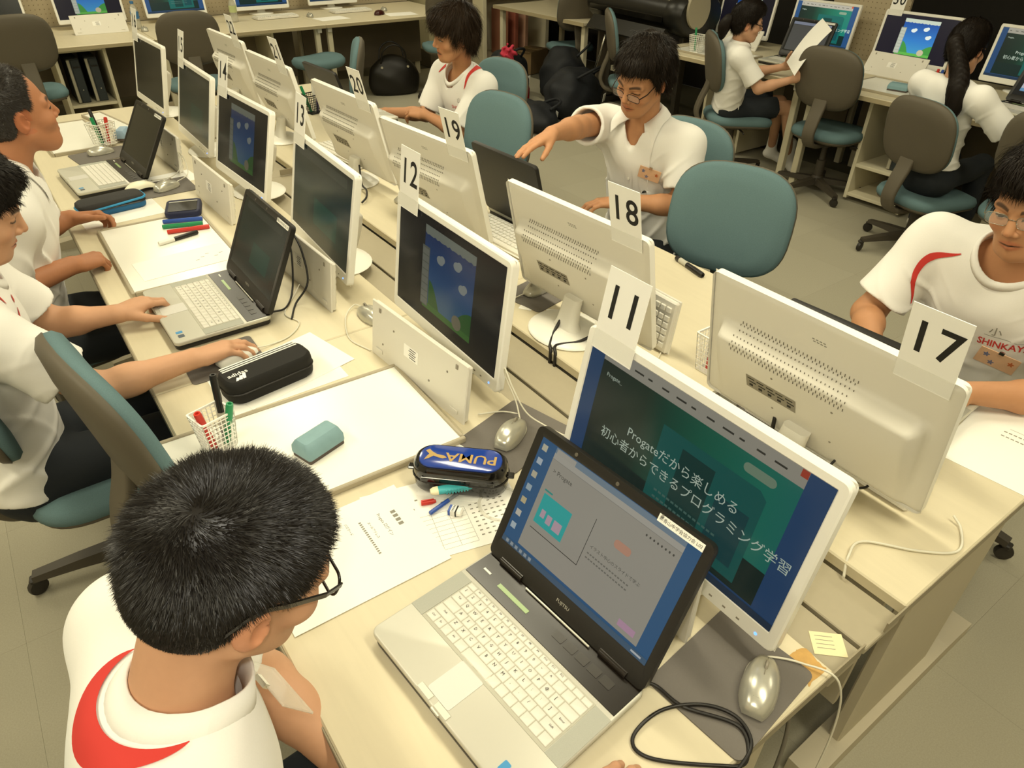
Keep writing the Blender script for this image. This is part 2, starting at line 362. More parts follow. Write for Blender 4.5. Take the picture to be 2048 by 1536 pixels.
        for i in range(7): p.rect(-w+.02*W, h-.10*H-i*.125*H, -w+.055*W, h-.045*H-i*.125*H, em(('C9C3A8', 'B9C4C8', 'C4BCA0', 'A9B8BC', 'C9B98C', 'D0CAB8', 'B8C6C9')[i], .6*k))
        p.rect(-w, -h, w, -h+.05*H, em('46647E', .55*k))
        for i in range(6): p.rect(-w+.03*W+i*.035*W, -h+.01*H, -w+.05*W+i*.035*W, -h+.04*H, em('A9B4B8', .5*k))
        p.rect(w-.09*W, -h+.018*H, w-.03*W, -h+.034*H, em('D5DADB', .5*k))
    elif kind == 'sheet':
        p.rect(-w, -h, w, h, em('1E1E20', .3*k)); p.rect(-w+.09*W, -h+.12*H, w-.13*W, h-.10*H, em('9FA4AA', .75*k)); p.rect(-w+.09*W, h-.14*H, w-.13*W, h-.07*H, em('55708E', .7*k))
        for i in range(3): p.rect(-.2*W, .1*H-i*.09*H, .3*W, .104*H-i*.09*H, em('6A6F76', .6*k))
        for i in range(4): p.rect(-.2*W+i*.165*W, -.08*H, -.196*W+i*.165*W, .1*H, em('6A6F76', .6*k))
        p.rect(-w+.09*W, -h+.12*H, w-.13*W, -h+.2*H, em('5F88A6', .7*k))
    elif kind == 'slides':
        p.rect(-w, -h, w, h, em('26241F', .3*k)); p.rect(-w+.04*W, h-.13*H, w-.05*W, h-.04*H, em('7F8594', .7*k)); p.rect(-w+.04*W, -h+.03*H, w-.05*W, h-.14*H, em('55544F', .6*k))
        p.text('初心者からできる', -.05*W, -.22*H, .08*H, em('C9CDC8', .8*k)); p.text('プログラミング学習', -.05*W, -.33*H, .08*H, em('C9CDC8', .8*k))
    m = p.mesh('screen_picture'); _pics[key] = m; return m
# ---------------------------------------------------------------- desktop displays
MW, MH = .53, .33
def panelM(tilt, zb): return np.array([[0, math.sin(tilt), -math.cos(tilt), 0], [-1, 0, 0, 0], [0, math.cos(tilt), math.sin(tilt), zb], [0, 0, 0, 1.]])
def ring(w, h, r, z, cx=0, cy=0, n=4): return np.array([(x, y, z) for x, y in rrect(w, h, r, n, cx, cy)])
MON_PM = {}
def back_n(v):
    t = v/MH; q = lambda x: max(0, min(1, x))**2*(3-2*max(0, min(1, x)))
    return -.020-q((.70-t)/.10)*.034*(1-.8*q((.55-t)/.55))
def monitor_meshes():
    """in panel space: u right, v up from the bottom edge, n towards the viewer"""
    cy = MH/2; g = {}
    iw, ih, ic = MW-.036, MH-.052, cy+.008
    b = MB().loft([ring(MW, MH, .014, -.020, 0, cy), ring(MW, MH, .014, -.003, 0, cy), ring(MW-.006, MH-.006, .012, 0, 0, cy), ring(iw+.004, ih+.004, .002, 0, 0, ic), ring(iw, ih, .001, -.002, 0, ic)], cap=False)
    g['bezel'] = b.mesh('bezel', M_WHITE, 40)
    nu, nv = 44, 72; v = []; f = []
    sm = lambda x: np.clip(x, 0, 1)**2*(3-2*np.clip(x, 0, 1))
    for j in range(nv+1):
        for i in range(nu+1):
            a = (i/nu*2-1); t = j/nv; u_ = a*(MW/2-.001); z = t*MH
            e = min((1-abs(a))*MW/2, t*MH, (1-t)*MH); edge = -.012-.008*sm(e/.012)
            bul = sm((.70-t)/.10)*sm((.88-abs(a))/.07)*.034*(1-.8*sm((.55-t)/.55))
            v.append((u_, z, edge-bul))
            if i < nu and j < nv: k = j*(nu+1)+i; f.append((k, k+nu+1, k+nu+2, k+1))
    g['back_cover'] = MB().add(v, f).mesh('back_cover', M_WHITE2, True)
    vs = MB()
    for r in range(7):
        for c in range(30):
            v_ = MH*.715-.0082*r; a = -.09+c*.0092+(.0046 if r % 2 else 0)
            vs.box((a, v_, back_n(v_)-.0004), (.0012, .0064, .0014), T())
    g['vent'] = vs.mesh('vent', mat('vent_shadow', '6A6456', .8))
    lb = MB().add([(.01, .100, back_n(.100)-.0006), (.135, .100, back_n(.100)-.0006), (.135, .138, back_n(.138)-.0006), (.01, .138, back_n(.138)-.0006)], [(0, 3, 2, 1)]); g['rating_label'] = lb.mesh('rating_label', mat('rating_label', '8F897A', .5, metal=.2))
    lt = MB()
    for i in range(5):
        for j in range(3): lt.box((.122-i*.024-(j % 2)*.004, .130-j*.0095, back_n(.130-j*.0095)-.0008), (.017 if j < 2 else .009, .0022 if j < 2 else .006, .0004))
    g['label_print'] = lt.mesh('label_print', M_INK)
    g['screw'] = MB().lathe([(.0028, -.0004), (.0024, .0006)], 8, T(rot=(math.pi, 0, 0))).mesh('screw', M_GREYPL)
    g['button'] = MB().box((0, 0, .0004), (.006, .003, .0008)).mesh('button', M_GREYPL)
    eb = MB()
    for i in range(4):
        for j in range(2): eb.box((.014-i*.008-j*.003, MH-.047-j*.005, -.0204), (.005, .0018, .0006))
    g['emblem'] = eb.mesh('emblem', M_INKLIGHT)
    return g, (iw, ih, ic)
MG, (IW, IH, IC) = monitor_meshes()
def monitor(loc, yaw, tilt, kind, glow, label, zb=.745, base_dx=.075, back=True, detail=True):
    t = thing('desktop_monitor', label, 'monitor', (loc[0], loc[1], ZD), yaw, 'white desktop screens')
    PM = panelM(tilt, zb-ZD); pm = Matrix(PM.tolist()); MON_PM[t.name] = PM
    for n in ('bezel', 'back_cover', 'vent', 'rating_label', 'label_print', 'screw', 'emblem'):
        if not detail and n in ('vent', 'label_print', 'screw', 'emblem', 'rating_label'): continue
        if n == 'screw':
            for x, y in ((-.07, .165), (.07, .165), (-.07, .07), (.07, .07)): o = link(n, MG[n], t); o.matrix_local = Matrix((PM @ T((x, y, back_n(y)))).tolist())
            continue
        o = link(n, MG[n], t); o.matrix_local = pm
        if n in ('vent', 'label_print', 'emblem'): o['kind'] = 'stuff'
    s = link('screen', pic(kind, IW, IH, glow), t); s.matrix_local = Matrix((PM @ T((0, IC, -.0019))).tolist())
    if detail:
        for i in range(4): o = link('button', MG['button'], t); o.matrix_local = Matrix((PM @ T((MW/2-.07-i*.028, .014, 0))).tolist())
        MB().lathe([(.0028, 0), (.002, .0012)], 10, PM @ T((MW/2-.035, .014, 0))).build('power_lamp', em('5A8CFF', 3.), t)
    # stand: round foot, leaning neck
    bx = base_dx
    a = np.linspace(0, 2*math.pi, 32, endpoint=False)
    MB().lathe([(.100, 0), (.103, .004), (.098, .009), (.06, .013), (.03, .016)], 32, T((bx, 0, 0)), sy=1.15).build('stand_base', M_WHITE, t, 50)
    MB().loft([np.array([(bx+dx+x*sc_, y*sc_, z) for x, y in rrect(.045, .085, .02, 5)]) for dx, z, sc_ in ((.0, .010, 1.1), (-.002, .03, .85), (-.012, .075, .72), (-.02, .10, .7))]).build('stand_neck', M_WHITE, t, 50)
    return t
def number_card(mt, n, label, u=-.195, flip=False, face='front'):
    """stiff white card held to the top of the screen, number facing the aisle side given"""
    mt_m = Matrix.Translation(mt.location) @ mt.rotation_euler.to_matrix().to_4x4()
    PM = np.array(mt_m) @ MON_PM[mt.name]
    w, h = .098, .155; z = .004 if face == 'front' else -.0225
    M = PM @ T((u, MH-.035+h/2, z))
    if face == 'back': M = M @ T(rot=(0, math.pi, 0))
    base = app(M, [(0, -h/2, 0)])[0]
    t = thing('number_card', label, 'number card', base, 0, 'number cards on the screens'); M2 = T(-base) @ M
    MB().box((0, 0, 0), (w, h, .0016), M2).build('card', mat('card_white', 'F5F4EE', .55), t)
    for i, ch in enumerate(str(n)): v, f = text2d(ch, .088, sx=.94, res=4, bold=.012); MB().add(v+np.array(((i-.5)*.046, .016, .0011)), f, M2).build('digit', M_DIGIT, t)
    MB().box((0, -h/2+.02, .0011), (w*1.04, .034, .0004), M2).build('tape', mat('clear_tape', 'F2F1E8', .25, alpha=.16), t)
    return t
LEFT = {11: ((.605, .331), .009, .189, 'web', .62), 12: ((.654, 1.141), -.021, .13, 'play', .26), 13: ((.609, 1.839), -.058, .207, 'dim', 1.), 14: ((.616, 2.626), .046, .25, 'play', .2), 15: ((.62, 3.285), -.014, .24, 'dim', .55), 16: ((.621, 4.095), .04, .203, 'off', 1)}
RIGHT = {17: ((1.111, .356), 0, .189), 18: ((1.096, 1.068), .049, .215), 19: ((1.113, 1.851), .084, .22), 20: ((1.137, 2.533), .041, .222), 21: ((1.106, 3.288), .03, .199), 22: ((1.113, 4.0), .038, .139)}
WORDS = {11: 'eleven', 12: 'twelve', 13: 'thirteen', 14: 'fourteen', 15: 'fifteen', 16: 'sixteen', 17: 'seventeen', 18: 'eighteen', 19: 'nineteen', 20: 'twenty', 21: 'twenty-one', 22: 'twenty-two'}
for n, (p, yw, tl, k, g) in LEFT.items():
    m = monitor(p, yw, tl, k, g, 'white desktop screen facing left, under number card %s' % WORDS[n])
    number_card(m, n, 'white card numbered %s on top of a left-row screen' % WORDS[n])
for n, (p, yw, tl) in RIGHT.items():
    m = monitor(p, yw+math.pi, tl, 'play', .4, 'white desktop screen seen from behind, under number card %s' % WORDS[n])
    number_card(m, n, 'white card numbered %s on the back of a right-row screen' % WORDS[n], face='back')
# ---------------------------------------------------------------- laptops
M_LAPTOP = mat('laptop_silver', 'C9C7BA', .38, metal=.15); M_SPK = mat('speaker_grey', 'A9AA9F', .6, noise=(900, .1)); M_BAR = mat('hinge_bar_black', '1D1813', .28)
M_PAD = mat('touchpad', 'CFCDC6', .4)
LW, LD = .362, .262
def key_rows(pw):
    """(p, q, w, d) of each key, p from hinge towards the user (metres), q to the user's right"""
    out = []; q0, q1 = -pw/2, pw/2; p = .066
    for ws, d in (([1]*16, .0115), ([1]*14+[1.25], .0175), ([1.35]+[1]*12+[1.6], .0175), ([1.6]+[1]*12+[1.3], .0175), ([2]+[1]*11+[1.7], .0175), ([1.15, .9, .9, 1, 1.1, 3.2, 1, 1, 1, 1, 1, 1, 1], .0175)):
        tot = sum(ws); q = q0
        for w_ in ws:
            ww = w_/tot*pw; out.append((p+d/2, q+ww/2, ww-.0012, d-.0012)); q += ww
        p += d
    return out
def legends(rows):
    mb = MB(); rowstr = ['', '1234567890-^ ', ' QWERTYUIOP@[', ' ASDFGHJKL;:]', ' ZXCVBNM,./ ', '']; i = 0; cnt = [16, 15, 14, 14, 13, 13]
    for r in range(6):
        for c in range(cnt[r]):
            p, q, w_, d = rows[i]; i += 1; st = rowstr[r]
            ch = st[c] if c < len(st) else ' '
            if r == 0: ch = 'F%d' % c if 0 < c < 13 else ''
            if r == 3 and c == 13: ch = 'Enter'
            if r == 4 and c == 0: ch = 'Shift'
            if r == 4 and c == 12: ch = 'Shift'
            if r == 5: ch = ('Ctrl', 'Fn', '', 'Alt', '', '', '', '', '', '', '', '', '')[c]
            if r == 2 and c == 0: ch = 'Tab'
            if not ch.strip(): continue
            v, f = text2d(ch, .0078 if len(ch) == 1 else .0048, res=1)
            x = v[:, 1]-p+.001; y = -(v[:, 0]+q-(0.002 if len(ch) == 1 else 0)); mb.add(np.c_[x, y, np.full(len(v), .0006)], f)
    return mb
KEYS = key_rows(.292); _lap = {}
def lap_shared():
    """x: away from the user, y: to the user's left, z = 0 at the deck top"""
    g = _lap
    def dk(x0, x1, y0, y1, z0, z1, b=.0): return MB().box(((x0+x1)/2, (y0+y1)/2, (z0+z1)/2), (x1-x0, y1-y0, z1-z0), b=b)
    hw = LW/2
    out = [(-x, y) for x, y in rrect(LD, LW, .014, 4, LD/2-.012, 0)][::-1]
    g['base'] = MB().prism(out, -.013, 0, b=.003).mesh('base', M_LAPTOP, 50)
    g['underside'] = MB().prism([(x*.985-.002, y*.97) for x, y in out], -.029, -.012, b=.004).mesh('underside', M_BLACK, 50)
    g['hinge_bar'] = dk(-.057, .008, -hw+.004, hw-.004, -.001, .0012, .0005).mesh('hinge_bar', M_BAR)
    g['speaker'] = MB().box((0, 0, 0), (.105, .030, .0012)).mesh('speaker', M_SPK)
    g['keyboard'] = dk(-.170, -.064, -.148, .148, -.0005, .0008).mesh('keyboard', mat('keyboard_well', 'B5B3A4', .6))
    g['touchpad'] = MB().prism(rrect(.068, .052, .004), -.0002, .0008).mesh('touchpad', M_PAD)
    g['touch_button'] = MB().box((0, 0, .0006), (.011, .031, .0018), b=.0007).mesh('touch_button', M_LAPTOP)
    g['hot_key'] = MB().prism(rrect(.016, .022, .002), 0, .0007).mesh('hot_key', mat('hot_key', '2B2721', .35))
    g['status_strip'] = MB().box((0, 0, 0), (.008, .075, .0012)).mesh('status_strip', mat('status_lcd', '8FA870', .3))
    g['latch'] = MB().box((0, 0, 0), (.006, .02, .0045), b=.001).mesh('latch', M_SILVER)
    g['hinge_cover'] = MB().tube([(0, -.028, 0), (0, .028, 0)], .0075, 10).mesh('hinge_cover', M_BAR, 60)
    g['bezel_strip'] = MB().tube([(0, -.075, 0), (0, .075, 0)], .0022, 6).mesh('chrome_strip', M_SILVER, 60)
    lh = .262
    g['lid'] = MB().loft([ring(LW, lh, .012, -.014, 0, lh/2), ring(LW+.001, lh+.001, .012, -.006, 0, lh/2), ring(LW, lh, .012, 0, 0, lh/2), ring(.331+.004, .207+.004, .001, 0, 0, .142), ring(.331, .207, .001, -.0015, 0, .142)]).mesh('lid', M_BLACK, 40)
    for i, (ww, d) in enumerate(sorted({(round(k[2], 4), round(k[3], 4)) for k in KEYS})):
        g['key', ww, d] = MB().loft([np.array([(x, y, z) for x, y in rrect(d-e, ww-e, .0014, 2)]) for z, e in ((-.001, 0), (.0012, .0004), (.0021, .0022))]).mesh('key', M_KEYWHITE, 45)
    allk = MB()
    for p, q, ww, d in KEYS: allk.box((-p, -q, .0012), (d, ww, .002), b=.0006)
    g['keys'] = allk.mesh('keys', M_KEYWHITE); g['legend'] = legends(KEYS)
lap_shared()
def laptop(loc, yaw, lid_tilt, kind, glow, label, keys='each', sticker=True, zdeck=.030, dark_deck=False, facing_in=True):
    t = thing('laptop', label, 'laptop', (loc[0], loc[1], ZD), yaw, 'school laptops'); g = _lap; z = zdeck
    def put(n, x=0, y=0, zz=0, par=t, nm=None, rot=None):
        return link(nm or n, g[n], par, (x, y, z+zz), rot)
    put('base'); put('underside'); put('hinge_bar')
    for s in (-1, 1): put('speaker', -.1175, s*.164, .0002)
    kb = put('keyboard')
    if keys == 'each':
        for p, q, ww, d in KEYS: link('key', g['key', round(ww, 4), round(d, 4)], kb, (-p, -q, .0008))
        g['legend'].v and link('key_legend', legend_mesh(), kb, (0, 0, .0028), kind='stuff')
    else: link('keys', g['keys'], kb, (0, 0, .0006), kind='stuff')
    put('touchpad', -.203, .012, .0)
    for dx, dy in ((-.040, .034), (-.040, -.008), (.043, .034), (.043, -.008)): put('touch_button', -.203+dx, dy, 0)
    for i in range(5): put('hot_key', -.026, -.03-.026*i, .0012)
    put('status_strip', -.034, .075, .0014); put('latch', -LD+.012, -.0, -.004)
    for s in (-1, 1): put('hinge_cover', .004, s*.12, .006)
    put('bezel_strip', -.004, 0, .004)
    PM = panelM(lid_tilt, z+.004); pm = Matrix(PM.tolist())
    lid = link('lid', g['lid'], t); lid.matrix_local = pm
    sc = link('screen', pic(kind, .331, .207, glow), lid); sc.matrix_local = Matrix(T((0, .142, -.0014)).tolist())
    for i, x in enumerate((-.09, 0, .09)): MB().lathe([(.0035, 0), (.0032, .0008)], 10, T((x, .254, 0))).build('bumper', mat('rubber_grey', '5A554A', .7), lid)
    v, f = text2d('FUJITSU', .0085, res=2); MB().add(v+np.array((0, .021, .0003)), f).build('maker_logo', mat('logo_grey', 'B9B6A8', .4), lid)
    if sticker:
        st = MB().box((.125, .250, .0004), (.082, .0125, .0008)).build('asset_sticker', mat('sticker_white', 'F2F1E8', .5), lid)
        v, f = text2d('新香山中学会協力会 L02', .0072, res=2); MB().add(v+np.array((.125, .250, .0010)), f).build('sticker_print', M_INK, st)
    MB().box((-.03, .148, z+.0015), (.004, .018, .0006)).build('badge', mat('badge_white', 'E8E6DC', .5), t)
    MB().prism(rrect(.016, .016, .002, 3, -.225, -.150), z, z+.0006).build('round_sticker', mat('sticker_dark', '4A5560', .4), t)
    MB().prism(rrect(.017, .012, .002, 3, -.225, -.128), z, z+.0006).build('blue_sticker', mat('sticker_blue', '3D8FC4', .4), t)
    return t
_lm = []
def legend_mesh():
    if not _lm: _lm.append(_lap['legend'].mesh('key_legend', mat('legend_grey', '2E2C26', .7)))
    return _lm[0]
laptop((.389, .322), .087, .46, 'desk', .95, 'open silver laptop with a lit screen, nearest the camera, in front of screen eleven')
laptop((.345, 1.745), .007, .448, 'dim', .9, 'open silver laptop under the hands of the second boy')
laptop((.317, 3.116), .067, .54, 'off', .3, 'open silver laptop in front of the man looking up', keys='joined')
# right row laptops are turned round: their users sit at the far side
laptop((1.36, .375), math.pi+.05, .45, 'off', .3, 'open laptop behind screen seventeen, only its dark lid edge showing', keys='joined', sticker=False)
laptop((1.345, 1.735), math.pi+.03, .26, 'off', .3, 'open black-lidded laptop whose back shows between screens eighteen and nineteen', keys='joined', sticker=False)
laptop((1.40, 3.40), math.pi+.05, .30, 'off', .3, 'open laptop in front of the far boy, half hidden by screen twenty', keys='joined', sticker=False)
# ---------------------------------------------------------------- keyboards
def keyboard(loc, rot, label, keys=True):
    """flat frame: x towards the screen, y to the left, z up; origin on the resting face"""
    t = thing('keyboard', label, 'keyboard', loc, rot, 'white desktop keyboards')
    MB().box((0, 0, .011), (.148, .405, .016), b=.004).build('case', M_WHITE2, t); MB().box((0, 0, .004), (.156, .410, .006), b=.002).build('base_rim', M_WHITE2, t)
    k = MB()
    for r, d in enumerate((-.052, -.032, -.013, .006, .025, .050)):
        for c in range(19): k.box((d, -.183+c*.0203, .0215), (.015, .0165, .006), b=.0016)
    k.build('keys', M_KEYWHITE, t, kind='stuff')
    for s in (-1, 1):
        MB().box((.055, s*.165, -.0005), (.010, .030, .003), b=.001).build('tilt_foot', M_WHITE2, t)
        MB().box((-.06, s*.165, -.0004), (.012, .008, .002), b=.0006).build('rubber_pad', M_GREYPL, t)
    for x, y in ((-.03, -.13), (-.03, 0.1), (.03, -.06), (.03, .15)): MB().lathe([(.003, .0015), (.0028, -.0003)][::-1], 8, T((x, y, 0))).build('screw', M_GREYPL, t)
    st = MB().box((-.004, .02, .0006), (.034, .062, .0012)).build('serial_sticker', M_PAPER, t)
    ln = MB()
    for i in range(5): ln.box((.008-i*.006, .012+(i % 2)*.004, -.0003), (.0016, .026, .0006))
    ln.build('sticker_print', M_INK, st, kind='stuff')
    return t
def stand_kb(p0, p1, lean, label, flip=False):
    """stood on its long edge between two desk points, underside towards -x (or keys, if flip)"""
    a = np.array(p0); b = np.array(p1); c = (a+b)/2; yaw = math.atan2(-(b-a)[0], (b-a)[1])+(math.pi if b[1] < a[1] else 0)
    M = Matrix.Translation((c[0], c[1], ZD+.076)) @ Matrix.Rotation(yaw, 4, 'Z') @ Matrix.Rotation(math.pi/2+(math.pi if flip else 0)+(lean if not flip else lean), 4, 'Y') @ Matrix.Rotation(math.pi if False else 0, 4, 'X')
    k = keyboard((0, 0, 0), 0, label); k.matrix_world = M; return k
stand_kb((.533, 1.263), (.560, .889), .13, 'white keyboard stood on edge in front of screen twelve, underside showing')
stand_kb((.515, 1.930), (.528, 1.547), .13, 'white keyboard stood on edge in front of screen thirteen, looped by a black cord')
stand_kb((.482, 2.740), (.495, 2.345), .13, 'white keyboard stood on edge in front of screen fourteen')
stand_kb((.472, 3.430), (.492, 3.040), .13, 'white keyboard stood on edge in front of screen fifteen')
stand_kb((1.152, .53), (1.148, .125), .06, 'white keyboard stood on edge behind screen seventeen, keys peeping out below it', flip=True)
stand_kb((1.185, 1.20), (1.180, .83), .12, 'white keyboard stood on edge behind screen eighteen', flip=True)
keyboard((1.25, 1.66, ZD+.002), math.pi+.06, 'white keyboard lying flat under the laptop lid beside screen nineteen')
keyboard((1.20, 2.86, ZD+.002), math.pi+.1, 'white keyboard lying flat beside screen twenty')
stand_kb((.548, .575), (.540, .185), -.02, 'white keyboard stood on edge behind the nearest laptop')
# ---------------------------------------------------------------- mice and pads
def mouse(loc, yaw, label, m=None, L=.108, W=.060, H=.036, logo=None, cable=None, arc=False, grp='silver mice'):
    """x: front (cable end)"""
    t = thing('computer_mouse', label, 'mouse', loc, yaw, grp); m = m or M_SILVER; secs = []; n = 18
    for i in range(13):
        u = i/12; x = (u-.5)*L; w_ = W/2*(math.sin(math.pi*min(1, max(0, .07+u*.86)))**.45)*(1-.10*u); h = H*(math.sin(math.pi*(.10+.82*u)**.85)**.6)
        z0 = .0035 if not arc else .002+.016*math.sin(math.pi*u)
        secs.append(np.array([(x, w_*math.copysign(abs(math.cos(a))**.75, math.cos(a)), z0+(h-z0)*max(0, math.sin(a))**.8 if math.sin(a) >= 0 else z0) for a in np.linspace(0, 2*math.pi, n, endpoint=False)]))
    MB().loft(secs).build('shell', m, t, 60)
    if not arc: MB().prism([(x*L*.47, y*W*.46) for x, y in rrect(2, 2, .7, 5)], 0, .006, b=.001).build('skirt', mat('mouse_skirt', 'A5A294', .35, metal=.3), t, 50)
    if not arc:
        MB().tube([(L*.22+.007*math.cos(a), 0, H*.80+.007*math.sin(a)) for a in np.linspace(0, 2*math.pi, 12, endpoint=False)], .0028, 6, closed=True).build('wheel', M_GREYPL, t)
        MB().tube([(x, 0, z) for x, z in ((L*.03, H*1.0), (L*.15, H*.985), (L*.32, H*.87), (L*.43, H*.62))], .0006, 4).build('button_seam', M_GREYPL, t)
    if logo:
        v, f = text2d(logo, .0075, res=2); MB().add(np.c_[v[:, 1], -v[:, 0], v[:, 2]]+np.array((-.030, 0, H*.99)), f, T(rot=(0, -.14, 0))).build('maker_logo', M_INK, t)
    if cable is not None:
        P = smooth_path([(np.array(c)-np.array((loc[0], loc[1], loc[2]))) for c in cable]); R_ = Matrix.Rotation(-yaw, 3, 'Z'); P = np.array([R_ @ Vector(q) for q in P])
        MB().tube(P, .0019, 6).build('cable', M_CABLE_W, t, True)
    return t
def mousepad(loc, yaw, label, d=.21, w_=.17):
    t = thing('mouse_pad', label, 'mouse pad', loc, yaw, 'grey mouse pads'); MB().prism(rrect(d, w_, .012), 0, .0025).build('pad', mat('pad_grey', '6B6660', .8, noise=(300, .06)), t); return t
ZP = ZD+.0025
mousepad((.555, .090, ZD), .10, 'grey mouse pad at the near desk corner under a silver mouse'); 
mouse((.575, .052, ZP), .45, 'silver mouse on the near desk corner pad, below screen eleven', logo='NEC', cable=[(.612, .078, .715), (.635, .075, .706), (.665, .04, .706), (.69, -.012, .70), (.72, -.03, .55), (.70, -.04, .32), (.64, -.05, .1), (.60, -.055, .006), (.56, -.06, .005)])
mousepad((.628, .775, ZD), .25, 'grey mouse pad between the large whiteboard and screen eleven')
mouse((.617, .772, ZP), .50, 'silver mouse beside the pouch with gold lettering, its cable looping up', logo='NEC', cable=[(.662, .798, .714), (.672, .83, .745), (.664, .86, .80), (.652, .845, .835), (.65, .81, .80), (.662, .775, .75), (.69, .74, .722), (.72, .69, .706)])
mouse((.600, 1.445, ZD), 1.6, 'silver mouse half hidden behind the keyboard at screen twelve', cable=[(.60, 1.50, .712), (.585, 1.52, .712), (.54, 1.48, .704), (.50, 1.37, .703), (.52, 1.28, .703)])
mousepad((.185, 1.465, ZD), -.02, 'grey mouse pad under the right hand of the second boy', .19, .16)
mouse((.216, 1.440, ZP), .25, 'white mouse under the right hand of the second boy', mat('mouse_white', 'F0EEE4', .3), cable=[(.268, 1.455, .712), (.31, 1.46, .704), (.37, 1.475, .703), (.42, 1.53, .703), (.405, 1.60, .703), (.46, 1.68, .704), (.50, 1.72, .72)], grp=None)
mousepad((.37, 2.885, ZD), .02, 'grey mouse pad beside the silver laptop of the man', .25, .19)
mouse((.302, 2.893, ZP), .25, 'white arched mouse beside the man\'s laptop', mat('mouse_ivory', 'EFEBD2', .35), H=.040, L=.12, arc=True, grp=None)
mouse((.392, 2.862, ZP), .45, 'silver mouse touching the white arched mouse', cable=[(.44, 2.89, .715), (.50, 2.95, .72), (.515, 3.02, .76), (.50, 3.03, .79), (.49, 2.98, .75), (.44, 2.98, .71), (.36, 3.0, .704)])
mousepad((.26, 3.49, ZD), .15, 'grey mouse pad behind the lid of the man\'s laptop', .24, .18)
mouse((.262, 3.506, ZP), .12, 'silver mouse behind the lid of the man\'s laptop')
mousepad((1.095, 1.285, ZD), .2, 'grey mouse pad between screens eighteen and nineteen', .19, .16)
mouse((1.097, 1.297, ZP), 3.3, 'silver mouse between screens eighteen and nineteen', cable=[(1.04, 1.292, .712), (1.0, 1.30, .704), (.96, 1.33, .704)])
mousepad((1.14, .50, ZD), .1, 'grey mouse pad showing under screen seventeen', .20, .17)
mouse((1.114, .583, ZP), 3.0, 'silver mouse beside the screen seventeen, next to the white pen basket', cable=[(1.06, .60, .712), (1.02, .64, .704), (1.03, .70, .704), (1.08, .78, .704), (1.16, .83, .704)])
mouse((1.14, 2.20, ZD), 3.0, 'silver mouse standing by the foot of screen twenty')
# ---------------------------------------------------------------- whiteboards, erasers, baskets, pens
def whiteboard(loc, yaw, label, a=.58, b=.355):
    t = thing('whiteboard', label, 'whiteboard', loc, yaw, 'small tabletop whiteboards')
    MB().box((0, 0, .006), (a-.012, b-.012, .010)).build('board', mat('whiteboard_face', 'F3F2E8', .25, noise=(6, .02)), t)
    for s in (-1, 1):
        MB().box((0, s*(b/2-.004), .0075), (a, .010, .015), b=.002).build('frame_rail', mat('frame_beige', 'A79D86', .5), t)
        MB().box((s*(a/2-.004), 0, .0075), (.010, b-.02, .015), b=.002).build('frame_rail', MATS['frame_beige'], t)
    return t
whiteboard((.242, 1.005, ZD), -.035, 'large framed whiteboard lying between the first and second seat, eraser on it')
whiteboard((.248, 2.240, ZD), math.pi/2-.01, 'framed whiteboard with marker pens on it, in front of the man', .575, .352)
whiteboard((.185, 3.86, ZD), math.pi/2+.05, 'framed whiteboard at the far end of the left row, pen basket on it', .56, .25)
whiteboard((.39, 4.05, ZD), math.pi/2+.2, 'narrow framed board leaning beside the far pen basket', .42, .10)
whiteboard((4.66, 2.14, ZD), math.pi/2, 'framed whiteboard on the wall-side desk in front of the girl with the ponytail', .60, .40)
whiteboard((4.62, 3.62, ZD), math.pi/2, 'framed whiteboard on the wall-side desk behind the girl with the paper', .60, .36)
def eraser(loc, yaw, label, c='7FA0A6', L=.098, W=.062, H=.045):
    t = thing('whiteboard_eraser', label, 'eraser', loc, yaw, 'blue whiteboard erasers')
    MB().loft([np.array([(x, y, z) for x, y in rrect(L*s_, W*s2, .006*1, 3)]) for z, s_, s2 in ((.010, 1, 1), (.014, 1.01, 1.01), (H*.62, 1.0, .98), (H*.92, .93, .70), (H, .86, .55))]).build('body', mat('eraser_blue_'+c, c, .6, noise=(60, .08)), t, 30)
    MB().prism(rrect(L*.97, W*.95, .004), 0, .011).build('felt', mat('eraser_felt', '59504A', .95), t)
    return t
ZW = ZD+.0112
eraser((.244, .972, ZW), .30, 'worn blue eraser lying on the large near whiteboard')
eraser((.395, 3.68, ZD+.011), 1.1, 'pale blue eraser next to the far white pen basket', '8FA9BE')
eraser((4.60, 2.13, ZW), 1.75, 'blue eraser on the desk edge left of the girl with the ponytail', L=.12, W=.075)
eraser((4.56, 3.42, ZW), 1.6, 'small blue eraser behind the chair of the girl with the paper')
